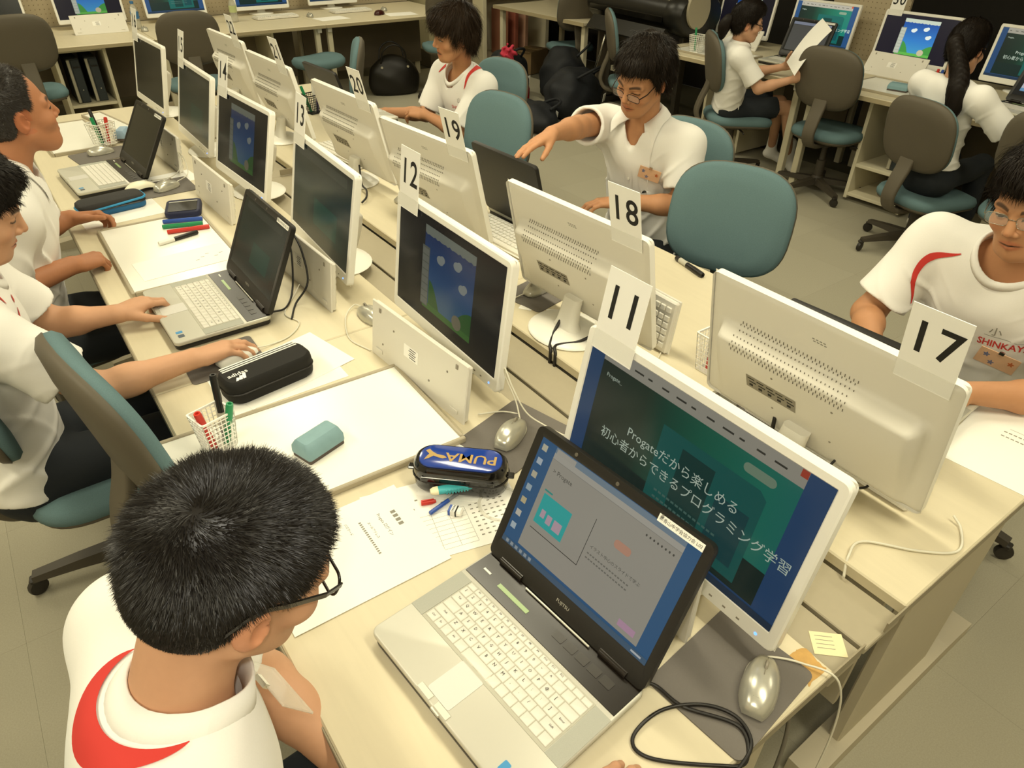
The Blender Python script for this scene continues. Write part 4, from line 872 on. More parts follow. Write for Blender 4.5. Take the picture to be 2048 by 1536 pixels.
for lb, x, y, rz, dz in (
    ('empty blue-grey chair seen edge-on between the first and second boy', .10, 1.285, R_(10), 0),
    ('blue-grey chair under the second boy of the left row', -.16, 1.62, R_(6), 0),
    ('blue-grey chair under the man', -.20, 2.38, R_(5), 0),
    ('large empty blue-grey chair in front of the boy in glasses, nearest of the right row', 1.70, 1.155, R_(201), 0),
    ('empty blue-grey chair behind screen nineteen, beside the outstretched hand', 1.60, 2.50, R_(187), 0),
    ('blue-grey chair behind the boy with the outstretched arm', 2.00, 1.70, R_(188), 0),
    ('blue-grey chair behind the far boy in the sports shirt', 2.06, 3.15, R_(186), 0),
    ('blue-grey chair seen edge-on beyond the far boy, in front of the black handbag', 1.68, 4.27, R_(156), 0),
    ('dark chair seen from behind at the back wall, leftmost', .22, 6.22, R_(95), .04),
    ('dark chair seen from behind at the back wall, behind screen sixteen', 1.33, 5.98, R_(80), .02),
    ('dark chair in the far corner right of the far boy\'s head', 3.72, 6.15, R_(70), .05),
    ('chair seen from behind tucked under the wall-side desk between the two girls', 4.44, 2.42, R_(4), .0),
    ('chair seen from behind under the girl with the ponytail', 4.05, 1.53, R_(-14), -.09),
    ('blue-grey chair under the girl holding a paper', 4.22, 3.04, R_(-38), 0),
    ('chair cut by the right picture edge beside the girl with the ponytail', 4.02, .98, R_(8), -.02),
    ('blue-grey chair seen edge-on behind the head of the boy in glasses', 4.36, 4.22, R_(-38), 0),
    ('blue-grey chair of the boy at the right picture edge', 2.02, .36, R_(182), 0)):
    c = dup(CH, (x, y, 0), rz, lb)
    if dz:
        for ch in c.children:
            if ch.name.split('.')[0] in ('back_pad', 'back_shell', 'seat_pad', 'seat_pan', 'back_bracket', 'tilt_box', 'height_lever'): ch.location.z += dz
t = thing('stool', 'round-cornered blue stool without a back under the back-wall desks', 'stool', (2.47, 6.30, 0), .3)
s = super_outline(.46, .40, 2.6); st = lambda k, z, q=0: np.array([(x*k, y*k, z+q*(x*k)**2*2) for x, y in s])
MB().loft([st(.9, .40), st(1, .42, .1), st(1.0, .445, .15), st(.9, .465, .25), st(.5, .47, .3), st(.02, .468)]).build('seat_pad', M_FABRIC, t, True)
MB().lathe([(.028, .05), (.028, .40)], 14).build('column', M_CREAM, t, 50)
for i in range(4): MB().box((.13, 0, .03), (.26, .035, .03), T(rot=(0, 0, i*math.pi/2+.4)), b=.006).build('base_leg', M_CREAM, t)
# ---------------------------------------------------------------- back-wall and right-wall desk rows
def wall_desk(label, a, b, axis):
    """axis 'x': along the back wall from x=a to b; axis 'y': along the right wall from y=a to b"""
    L = b-a; c = (a+b)/2; dep = 1.06
    t = thing('wall_desk', label, 'desk', (c, 6.48, 0) if axis == 'x' else (4.34, c, 0), 0 if axis == 'x' else -math.pi/2, 'beige desks along the walls')
    MB().box((0, dep/2, ZD-.014), (L-.004, dep, .028), b=.004).build('tabletop', M_DESK, t); MB().box((0, -.002, ZD-.016), (L-.004, .005, .026), b=.001).build('front_edge', mat('edge_tan', 'A99C7C', .5), t)
    MB().box((0, .78, .40), (L-.1, .016, .52)).build('modesty_panel', mat('modesty_brown', '6E6452', .7), t)
    for s in (-1, 1):
        MB().box((s*(L/2-.06), .10, .335), (.045, .045, .67), b=.004).build('leg', M_CREAM, t); MB().box((s*(L/2-.06), .85, .335), (.045, .045, .67), b=.004).build('leg', M_CREAM, t)
        MB().box((s*(L/2-.05), .06, .648), (.04, .03, .04), b=.004).build('leg_cap', M_WHITE2, t)
    return t
for lb, a, b in (('beige desk along the back wall, far left, above a computer cabinet', -.28, 1.19), ('beige desk along the back wall, second from the left', 1.19, 2.66), ('beige desk along the back wall, right end by the corner', 2.66, 4.10)): wall_desk(lb, a, b, 'x')
for lb, a, b in (('beige desk along the right wall where the girl with the paper sits', 2.66, 4.08), ('beige desk along the right wall where the girl with the ponytail sits', 1.24, 2.66), ('beige desk along the right wall at the picture edge', -.18, 1.24)): wall_desk(lb, a, b, 'y')
M_PEG = mat('pegboard', 'B7A98C', .7)
def pegboard(label, a, b, z0, z1, axis, pos):
    t = thing('pegboard_panel', label, 'pegboard', ((a+b)/2, pos, z0) if axis == 'x' else (pos, (a+b)/2, z0), 0 if axis == 'x' else -math.pi/2, 'pegboard panels behind the wall desks')
    L = b-a; H = z1-z0; MB().box((0, 0, H/2), (L-.004, .02, H)).build('board', M_PEG, t); mb = MB()
    for i in range(int(L/.035)):
        for j in range(int(H/.035)): mb.add([(-L/2+.03+i*.035+dx, -.0106, .03+j*.035+dz) for dx, dz in ((-.003, -.003), (.003, -.003), (.003, .003), (-.003, .003))], [(0, 1, 2, 3)])
    mb.build('peg_holes', mat('peg_hole', '6A5E48', .9), t, kind='stuff'); MB().box((0, 0, H+.01), (L, .03, .02)).build('cap_rail', M_CREAM, t)
    return t
for lb, a, b in (('pegboard behind the leftmost back-wall desk', -.28, 1.19), ('pegboard behind the second back-wall desk', 1.19, 2.66), ('pegboard behind the right end of the back-wall desks', 2.66, 4.10)): pegboard(lb, a, b, .70, 1.35, 'x', 7.60)
pegboard('pegboard on the right wall between two bright screens', 2.62, 3.22, .70, 1.35, 'y', 5.41)
for lb, p, yw, kind, g, yaw in (
    ('white screen with a landscape picture on the back wall, keyboard leaning on it', (.90, 7.30), .15, 'play', 1.25, math.pi/2),
    ('white screen with a teal web page on the back wall, above the far left-row screens', (1.60, 7.32), .15, 'web', 1.3, math.pi/2+.02),
    ('white screen on the back wall cut by the top edge, third from the left', (2.40, 7.36), .15, 'web', 1.3, math.pi/2),
    ('white screen on the back wall at the far right, mostly out of the picture', (3.14, 7.38), .15, 'web', 1.2, math.pi/2),
    ('dark white-framed screen cut by the upper left picture corner', (.16, 7.36), .15, 'off', 1., math.pi/2),
    ('white screen behind the head of the girl with the paper', (5.18, 3.86), .15, 'play', 1.0, 0.),
    ('white screen with a bright teal web page on the right wall', (5.19, 3.16), .17, 'web', 1.5, .04),
    ('white screen with a bright landscape picture under a number card on the right wall', (5.19, 2.43), .17, 'play', 1.7, .046),
    ('white screen with a teal page cut by the right picture edge', (5.19, 1.67), .17, 'web', 1.1, 0.)):
    m = monitor(p, yaw, yw, kind, g, lb, detail=False)
    if 'number card' in lb: number_card(m, 30, 'white card numbered thirty, cut by the top picture edge')
def pc_cabinet(label, loc, rot, w_=.36, n=2):
    t = thing('computer_cabinet', label, 'cabinet', loc, rot, 'cream open cabinets under the desks')
    for s in (-1, 1): MB().box((s*(w_/2-.012), .24, .34), (.024, .48, .64), b=.002).build('side_panel', M_CREAM, t)
    for nm, z in (('top', .652), ('shelf', .245), ('bottom', .05)): MB().box((0, .24, z), (w_-.05, .48, .022), b=.002).build(nm, M_CREAM, t)
    MB().box((0, .475, .34), (w_-.05, .008, .62)).build('back_panel', mat('cabinet_back', '8A7F66', .7), t)
    return t
def pc_tower(label, loc, rot):
    t = thing('computer_tower', label, 'computer', loc, rot, 'slim dark computers in the cabinets')
    MB().box((0, .19, .165), (.088, .36, .33), b=.004).build('case', mat('tower_grey', '3F4446', .5), t); MB().box((.012, .006, .165), (.060, .014, .32), b=.003).build('front_panel', mat('tower_front', '2C3336', .45), t)
    MB().box((-.036, .006, .165), (.022, .016, .32), b=.003).build('silver_strip', mat('tower_silver', 'B4AF9C', .35, metal=.3), t)
    MB().box((.012, -.002, .27), (.05, .003, .012)).build('drive_slot', M_BLACK, t); MB().lathe([(.005, 0), (.004, .003)], 10, T((.012, -.001, .10), (math.pi/2, 0, 0))).build('power_button', M_SILVER, t)
    return t
pc_cabinet('cream open cabinet with two computers under the back-wall desk, left', (.64, 6.60, 0), 0, .38); pc_tower('slim computer on the left in the back-wall cabinet', (.58, 6.65, .256), 0); pc_tower('slim computer on the right in the back-wall cabinet', (.71, 6.65, .256), 0)
pc_cabinet('cream open cabinet under the back-wall desk behind screen twenty-two', (2.02, 6.60, 0), 0, .36)
pc_cabinet('cream open cabinet with one computer left of the girl with the ponytail', (4.48, 2.02, 0), -math.pi/2, .40); pc_tower('slim computer in the cabinet left of the girl with the ponytail', (4.53, 1.97, .256), -math.pi/2)
pc_cabinet('cream open cabinet behind the legs of the girl with the paper', (4.64, 3.48, 0), -math.pi/2, .40); pc_tower('slim computer in the cabinet behind the girl with the paper', (4.69, 3.40, .256), -math.pi/2)
# things on the wall desks
def tilt_kb(loc, rot, label): return keyboard(loc, rot, label)
k = keyboard((.90, 7.02, ZD+.078), 0, 'white keyboard leaning against the landscape screen on the back wall'); k.rotation_euler = (0, math.radians(-118), math.pi/2); k.rotation_euler = (Matrix.Rotation(math.pi/2, 3, 'Z') @ Matrix.Rotation(math.radians(118), 3, 'Y')).to_euler(); k.location.z = ZD+.070
for lb, x, y, r in (('white keyboard in front of the teal screen on the back wall', 1.62, 7.08, 1.57), ('white keyboard in front of the third back-wall screen', 2.42, 7.1, 1.62), ('white keyboard at the right end of the back-wall desks', 3.2, 7.12, 1.6)): keyboard((x, y, ZD+.002), r, lb)
for lb, y in (('white keyboard leaning before the screen behind the girl\'s head', 3.72), ('white keyboard leaning before the landscape screen on the right wall', 2.40)):
    k = keyboard((4.99, y, ZD+.070), 0, lb); k.rotation_euler = (Matrix.Rotation(0, 3, 'Z') @ Matrix.Rotation(math.radians(118), 3, 'Y')).to_euler()
mouse((1.22, 6.95, ZD), 1.5, 'silver mouse beside the leaning keyboard on the back wall'); mouse((2.72, 7.0, ZD), 1.5, 'silver mouse between two back-wall keyboards'); mouse((3.52, 7.02, ZD), 1.4, 'silver mouse at the right end of the back-wall desks')
mouse((3.35, 6.78, ZD), .6, 'dark red mouse on the back-wall desk left of the far boy\'s head', mat('mouse_red', '3B1512', .3), W=.09, L=.13, H=.045, grp=None)
sheet((2.85, 6.80, ZD+.0003), .1, 'white paper on the back-wall desk before the third screen'); sheet((3.55, 6.72, ZD+.0003), -.1, 'white paper on the back-wall desk left of the far boy\'s head')
def bottle(label, loc, c, h=.21):
    t = thing('plastic_bottle', label, 'bottle', loc, 0, 'plastic drink bottles'); M_ = mat('bottle_clear', 'CFCDBE', .08, alpha=.45)
    MB().lathe([(.028, 0), (.033, .006), (.033, h*.25), (.030, h*.3), (.033, h*.36), (.033, h*.66), (.022, h*.82), (.013, h*.88), (.013, h*.92)], 18, sx=1, sy=1).build('body', M_, t, 50)
    MB().lathe([(.0335, h*.38), (.0335, h*.64)], 18).build('wrapper', mat('wrap_'+c, c, .4), t, 50); MB().lathe([(.0155, h*.915), (.0155, h), (.012, h+.002)], 14).build('cap', mat('cap_'+c, c, .4), t, 50); return t
bottle('clear plastic bottle with a blue cap beside the landscape screen', (1.20, 7.10, ZD), '3B6FA0'); bottle('clear plastic bottle with a pale cap beside the teal screen', (2.02, 7.05, ZD), 'B9C28A')
basket((4.50, 3.72, ZD+.0112), .2, 'white mesh pen basket on the wall desk behind the girl with the paper', a=.095, b=.095, h=.12); pen((4.50, 3.73, ZD+.017), (.1, .2, 1), 'green marker pen in the basket behind the girl with the paper', 'green', L=.16)
basket((4.56, 1.88, ZD+.0112), .1, 'white mesh pen basket left of the girl with the ponytail', a=.095, b=.095, h=.12)
for c, dx, d in (('red', -.02, .02), ('blue', 0, -.02), ('green', .03, -.09)): pen((4.56, 1.89-dx, ZD+.017), (.05, d, 1), c+' marker pen in the basket beside the girl with the ponytail', c, L=.16)
laptop((4.86, 3.05), .03, .36, 'slides', 1.1, 'open dark laptop with a slide on it in front of the girl with the paper', keys='joined')
laptop((4.80, 1.42), -.15, .42, 'sheet', 1.5, 'open dark laptop with a bright table on it, right of the ponytail girl', keys='joined', sticker=False)
# ---------------------------------------------------------------- far corner
t = thing('storage_shelf', 'cream corner shelf with papers behind the bags', 'shelf', (5.25, 7.30, 0), -.1)
for x in (-.42, .42): MB().box((x, 0, .75), (.05, .5, 1.5), b=.004).build('side_panel', M_CREAM, t)
MB().box((0, .24, .75), (.84, .02, 1.5)).build('back_panel', M_CREAM, t)
for z in (.10, .75, 1.4): MB().box((0, 0, z), (.80, .46, .025)).build('shelf_board', M_CREAM, t)
t = thing('pillar', 'cream wall pillar behind the far boy', 'pillar', (4.62, 7.75, 0)); MB().box((0, 0, 1.2), (.62, .5, 2.4), b=.01).build('shaft', mat('pillar_cream', 'BDB48F', .7), t); MB().box((0, -.01, .09), (.64, .52, .18), b=.005).build('skirting', mat('skirting', '5D5543', .7), t)
for i, (c, lb) in enumerate((('B97F63', 'salmon folder standing on the corner shelf'), ('A8604C', 'rust red folder standing on the corner shelf'), ('C79A80', 'pink folder standing on the corner shelf'))):
    t = thing('folder', lb, 'folder', (5.10+i*.13, 7.22, .115), .1*i-.1, 'folders on the corner shelf'); MB().box((0, 0, .24), (.05, .32, .48), b=.004).build('cover', mat('folder_'+c, c, .7), t); MB().box((0, .01, .243), (.036, .30, .47)).build('pages', M_PAPER, t)
t = thing('cardboard_box', 'brown cardboard box on the floor before the corner shelf', 'box', (5.18, 6.72, 0), .3); MB().box((0, 0, .12), (.34, .26, .24), b=.004).build('carton', mat('cardboard', '7C6645', .85), t); MB().box((0, 0, .2405), (.05, .262, .001)).build('tape', mat('tape_brown', 'A48B5C', .4), t)
for s in (-1, 1): MB().box((s*.10, 0, .246), (.13, .25, .006), T((0, 0, 0), (0, .08*s, 0))).build('flap', MATS['cardboard'], t)
t = thing('side_table', 'beige printer table beside the large plotter', 'table', (5.22, 6.05, 0)); MB().box((0, 0, .69), (1.0, 1.5, .03), b=.004).build('tabletop', M_DESK, t); MB().box((-.502, 0, .688), (.006, 1.5, .032)).build('front_edge', MATS['edge_tan'], t)
for x in (-.42, .42):
    for y in (-.68, .68): MB().box((x, y, .3375), (.05, .05, .675), b=.004).build('leg', M_CREAM, t)
MB().box((.1, -.72, .38), (.75, .02, .5)).build('end_panel', mat('modesty_brown', '6E6452'), t)
dup(CH, (4.95, 5.75, 0), 1.2, 'dark chair under the printer table behind the bags')
# large-format plotter
t = thing('plotter', 'large black plotter with a cream top and oval end cap', 'printer', (4.92, 4.66, 0), -.10)
ov = lambda k, y, dz=0: np.array([(.24*k*math.cos(a), y, .90+dz+.17*k*math.sin(a)) for a in np.linspace(0, 2*math.pi, 24, endpoint=False)])
MB().loft([ov(1, .62), ov(1, -.46)]).build('body', mat('plotter_black', '1A1814', .35), t, 40); MB().loft([ov(1.02, -.46), ov(1.04, -.50), ov(1.04, -.60), ov(.9, -.64)]).build('end_housing', MATS['plotter_black'], t, 40)
MB().loft([np.array([(.115*math.cos(a)-.05, y, .95+.145*math.sin(a)) for a in np.linspace(0, 2*math.pi, 24, endpoint=False)]) for y in (-.63, -.665)]).build('oval_cap', mat('plotter_cap', 'A79E86', .5), t, 40)
MB().loft([np.array([(x, y, z) for x, z in ((-.20, 1.03), (-.05, 1.09), (.2, 1.09), (.2, 1.0), (-.19, 1.0))]) for y in (.60, -.48)]).build('top_cover', M_CREAM, t); MB().box((-.235, .06, .86), (.02, 1.02, .05), b=.005).build('paper_slot', M_SHINY, t)
MB().loft([np.array([(x, y, z) for x, z in ((-.24, .80), (-.32, .70), (-.29, .68), (-.18, .76))]) for y in (.5, -.5)]).build('catch_tray', MATS['plotter_black'], t)
for y in (.50, -.48):
    MB().box((0, y, .40), (.07, .05, .66), b=.006).build('leg', mat('plotter_leg', '3A352B', .5), t); MB().box((-.03, y, .035), (.62, .06, .045), b=.008).build('foot', M_CASTER, t)
    for x in (-.30, .24): MB().lathe([(.02, -.012), (.026, 0), (.02, .012)], 12, T((x, y, .026), (math.pi/2, 0, 0))).build('caster', M_CASTER, t, 50)
MB().tube([(-.26, .52, .05), (-.25, .34, .50), (-.22, .30, .72)], .011, 8).build('support_rod', M_STEEL, t, True); MB().box((0, 0, .32), (.03, .95, .05), b=.004).build('cross_bar', M_CREAM, t)
# bags on the floor
def blob_thing(name, label, cat, loc, fn, lo, hi, h, m, rot=0, grp=None):
    v, q = mesh_sdf(fn, lo, hi, h); t = thing(name, label, cat, loc, rot, grp); link('body', np_mesh('body', v, q, m), t); return t
M_NAVY = mat('navy_nylon', '15181D', .7, noise=(30, .25))
def wr(p, k=.012, f=18., s=0): return k*(np.sin(p[:, 0]*f+1.7*np.sin(p[:, 2]*f*.7+s))*np.sin(p[:, 1]*f*1.3+s)+.6*np.sin(p[:, 2]*f*1.6+p[:, 0]*f*.8+s))
for lb, loc, r, sc_, s, grp in (('navy sports bag slumped at the right of the pile, white tag on it', (4.36, 4.98, 0), .4, (.34, .24, .23), 0, 1), ('navy sports bag in the middle of the pile behind the red flask', (4.66, 5.50, 0), 1.0, (.30, .22, .27), 2, 1), ('navy bag at the left of the pile with a pink cloth on it', (4.22, 5.86, 0), .2, (.24, .20, .25), 4, 1), ('low navy bag in front of the pile', (3.80, 4.80, 0), 1.1, (.30, .18, .12), 6, 1)):
    a, b, c = sc_
    t = blob_thing('sports_bag', lb, 'bag', loc, lambda p: smax(union(p, [((0, 0, c*.75), (a, b, c*1.05)), ((a*.5, .04, c*.6), (a*.5, b*.8, c*.8))], .08)+wr(p, .013, 20, s), -p[:, 2]+.001, .02), (-a-.15, -b-.12, -.02), (a+.22, b+.14, c*2+.1), .016, M_NAVY, r, 'navy sports bags on the floor')
    P = smooth_path([(-a*.5, -b*.5, c*1.55), (-a*.3, -b*1.05, c*1.9), (a*.2, -b*1.0, c*1.85), (a*.45, -b*.5, c*1.5)]); MB().tube(P, .012, 8).build('strap', M_NAVY, t, True)
    MB().box((a*.2, -b*1.06, c*.9), (.055, .004, .07), T(rot=(.15, 0, .1))).build('name_tag', M_PAPER, t)
t = thing('flask', 'dark red metal flask standing before the navy bags', 'bottle', (4.02, 5.26, 0)); MB().lathe([(.034, 0), (.038, .006), (.038, .22), (.030, .245)], 20).build('body', mat('flask_red', '7C1A22', .3, metal=.3), t, 50); MB().lathe([(.032, .245), (.032, .30), (.026, .31)], 18).build('lid', M_BLACK, t, 50)
t = blob_thing('pink_cloth', 'crumpled bright pink cloth on the left navy bag', 'cloth', (4.12, 5.68, .42), lambda p: sd_ell(p, (0, 0, .03), (.07, .06, .055))+wr(p, .02, 60), (-.12, -.12, -.06), (.12, .12, .13), .008, mat('pink', 'C4384E', .8))
t = blob_thing('handbag', 'black leather handbag on the floor under the back-wall desk', 'handbag', (3.36, 6.60, 0), lambda p: smax(sd_ell(p, (0, 0, .13), (.26, .12, .24))+wr(p, .006, 22), -p[:, 2]+.001, .02), (-.32, -.18, -.02), (.32, .18, .42), .014, mat('leather_black', '17140F', .45, noise=(40, .2)), -.3)
for s in (-1, 1): MB().tube(smooth_path([(-.13, s*.06, .30), (-.10, s*.09, .42), (0, s*.10, .47), (.10, s*.09, .42), (.13, s*.06, .30)]), .008, 8).build('handle', MATS['leather_black'], t, True)
for s in (-1, 1): MB().lathe([(.012, -.003), (.012, .003)], 12, T((s*.13, -.10, .27), (math.pi/2, 0, 0))).build('ring', M_STEEL, t)
# ---------------------------------------------------------------- people
def V(*a): return np.array(a, float)
def nrm(a): a = np.asarray(a, float); return a/(np.linalg.norm(a)+1e-12)
def head_frame(yaw, pitch, roll):
    f = V(math.cos(yaw)*math.cos(pitch), math.sin(yaw)*math.cos(pitch), math.sin(pitch)); r = nrm(np.cross(f, (0, 0, 1))); u = np.cross(r, f); c, s = math.cos(roll), math.sin(roll)
    return np.array([c*r-s*u, f, s*r+c*u])     # rows: right, forward, up
def sd_head(p, P):
    """head in its own frame (x right, y forward, z up), metres, centre between the ears"""
    fat = P.get('fat', 1.); jaw = P.get('jaw', 0.)
    d = sd_ell(p, (0, -.014, .040), (.0745, .0965, .086)); d = smin(d, sd_ell(p, (0, .030, -.018), (.0625*fat, .066, .088)), .025)
    d = smin(d, sd_ell(p, (0, .045, -.072), (.044*fat, .046, .046+jaw)), .025); d = smin(d, sd_cone(p, (0, .072, -.098-jaw), (0, .060, -.098-jaw), .020, .024), .018)
    ax = np.abs(p[:, 0]); q = np.c_[ax, p[:, 1:]]                      # mirrored halves
    d = smin(d, sd_cone(q, (.050*fat, .000, -.052), (.026, .058, -.092-jaw), .022, .020), .02)      # jaw line
    d = smin(d, sd_ell(q, (.040*fat, .058, -.028), (.026, .026, .022)), .018)                        # cheekbone
    d = smin(d, sd_cone(q, (.012, .088, .020), (.046, .072, .018), .010, .010), .012)            # brow
    d = smax(d, -sd_ell(q, (.031, .106, .000), (.019, .018, .0115)), .010)                         # eye socket
    d = smin(d, sd_ell(q, (.031, .0775, .0005), (.0165, .0135, .0120)), .004)                        # lids over the eyeball
    lid = P.get('lid', .0)
    d = smin(d, sd_cone(p, (0, .088, .016), (0, .108, -.026), .0075, .0105), .010)                  # nose
    d = smin(d, sd_ell(q, (.0105, .097, -.0335), (.0085, .010, .0075)), .005)
    d = smax(d, -sd_ell(q, (.0065, .1015, -.0415), (.0035, .0045, .003)), .002)
    op = P.get('mouth', 0.)
    d = smin(d, sd_cone(q, (0, .0935, -.0585+op*.3), (.019, .0825, -.0625), .0062, .0040), .006); d = smin(d, sd_cone(q, (0, .0915, -.0700-op), (.017, .0820, -.0650-op*.4), .0070, .0045), .006)
    d = smax(d, -sd_ell(q, (0, .100, -.0645-op*.35), (.022, .010, .0012+op*.55)), .002)
    d = smax(d, -sd_ell(q, (0, .0975, -.0485), (.0035, .004, .007)), .004)
    # ears
    E = head_frame(math.pi/2, -.12, 0); er = np.array([[.94, -.34, 0], [.34, .94, 0], [0, 0, 1]])
    e = sd_ell(q, (.0775, -.012, -.006), (.0075, .0185, .031), er); e = smax(e, -sd_ell(q, (.0865, -.004, -.004), (.008, .0105, .019), er), .004); e = smin(e, sd_ell(q, (.0760, .004, -.012), (.005, .006, .007)), .004)
    return smin(d, e, .008)
def sd_cran(p, P, t=0.):
    d = sd_ell(p, (0, -.014, .040), (.0745+t, .0965+t, .086+t)); return smin(d, sd_ell(p, (0, -.030, -.015), (.064+t*.8, .070+t*.8, .060+t*.6)), .03)
SKIN = {'boy': 'C79877', 'man': 'AE7755', 'tan': 'BB8862', 'girl': 'C89A7A'}
def tone_map(loc, P):
    n = len(loc); base = np.array(lin(SKIN[P.get('skin', 'boy')])); c = np.tile(base, (n, 1)); x, y, z = loc.T; ax = np.abs(x); fr = y > .035
    def blend(m, col, a): c[m] = c[m]*(1-a[m, None])+np.array(col)*a[m, None]
    k = np.clip(1-np.hypot((ax-.042)/.026, (z+.030)/.02), 0, 1)*fr; blend(k > 0, base*np.array((1.08, .86, .82)), k*.7)         # cheeks
    k = np.clip(1-np.hypot(x/.016, (z+.030)/.016), 0, 1)*(y > .09); blend(k > 0, base*np.array((1.05, .84, .80)), k*.6)
    op = P.get('mouth', 0.); zl = -.0645-op*.35
    k = np.clip(1.35-np.hypot(ax/.0225, (z-zl)/(.0105+op*.9)), 0, 1)*(y > .070); blend(k > 0, base*np.array((.92, .60, .58)), np.clip(k*2, 0, 1)*.8)
    k = np.clip(1.5-np.hypot(ax/.0210, (z-zl)/(.0018+op*.5)), 0, 1)*(y > .066); blend(k > 0, base*.18, np.clip(k*2, 0, 1)*.9)
    bz = .0205+.004*np.clip(1-((ax-.034)/.02)**2, -1, 1); k = np.clip(1.4-np.abs(z-bz)/.0042, 0, 1)*(ax > .013)*(ax < .053)*fr*np.clip((.055-ax)/.012, 0, 1); blend(k > 0, lin('241B15'), np.clip(k*1.4, 0, 1)*.85)
    ez = .0005; oh = P.get('eye_open', .0045); u = (ax-.031)/.0145; top = ez+oh*np.clip(1-u*u, 0, 1)-.0005; bot = ez-.0036*np.clip(1-u*u, 0, 1)
    inn = (np.abs(u) < 1) & (z < top) & (z > bot) & (y > .06)
    if oh > .002: c[inn] = lin('CFC3B4'); ir = inn & (np.hypot(ax-.031-P.get('gaze', 0)*np.sign(x), z-ez) < .0062); c[ir] = lin('1A110C')
    k = np.clip(1.5-np.abs(z-top)/.0021, 0, 1)*(np.abs(u) < 1.12)*(y > .055); blend(k > 0, lin('1C1410'), np.clip(k*1.5, 0, 1)*.9)
    k = np.clip(1-np.hypot((ax-.031)/.022, (z+.010)/.007), 0, 1)*fr; blend(k > 0, base*np.array((.84, .74, .72)), k*.5)
    e = (ax > .068) & (np.abs(y+.01) < .03) & (np.abs(z+.008) < .035); c[e] = base*np.array((1.02, .84, .78)); return c
def hand_prims(w_, d, n, right, curl=(.25, .35, .2), spread=.04, thumb=(.75, .5, -.25), s=1., curls=None):
    d = nrm(d); n = nrm(np.asarray(n, float)-d*np.dot(n, d)); th = np.cross(n, d)*(1 if right else -1); w_ = np.asarray(w_, float); palm = []; fing = []
    K = []
    for i, (ln, off) in enumerate(((.086, .0265), (.091, .0090), (.086, -.0085), (.077, -.0250))):
        k = w_+s*(d*ln+th*off-n*(.004 if i in (0, 3) else 0)); K.append(k); palm.append((w_+s*(d*.006+th*off*.55), k, .0155*s, .0112*s))
    palm.append((w_+s*(d*.02+th*.012-n*.008), w_+s*(d*.055+th*.022-n*.010), .015*s, .013*s)); palm.append((w_+s*(d*.025-th*.018-n*.008), w_+s*(d*.06-th*.022-n*.006), .014*s, .010*s))
    for i, (sg, sp) in enumerate((((.041, .025, .020), 1.), ((.045, .028, .021), .25), ((.041, .026, .020), -.5), ((.033, .020, .017), -1.2))):
        c = curls[i] if curls else curl; p = K[i]; a = 0.; q = nrm(d+th*spread*sp)
        for j, L in enumerate(sg):
            a += c[j]; v = q*math.cos(a)-n*math.sin(a); e = p+v*L*s; r0 = (.0090, .0082, .0074)[j]*s*(.9 if i == 3 else 1); fing.append((i, (p, e, r0, r0*.90))); p = e
    p = w_+s*(d*.026+th*.024-n*.010); a = 0.
    tv = nrm(th*thumb[0]+d*thumb[1]+n*thumb[2])
    for j, L in enumerate((.040, .032, .026)):
        e = p+tv*L*s; fing.append((4, (p, e, (.0135, .0108, .0095)[j]*s, (.0112, .0098, .0080)[j]*s))); p = e; tv = nrm(tv+d*.28-n*.06)
    return palm, fing
def sd_hand(p, H):
    palm, fing = H; d = union(p, palm, .012)
    for i in range(5):
        f = union(p, [q for j, q in fing if j == i], .004); d = smin(d, f, .006 if i < 4 else .012)
    return d
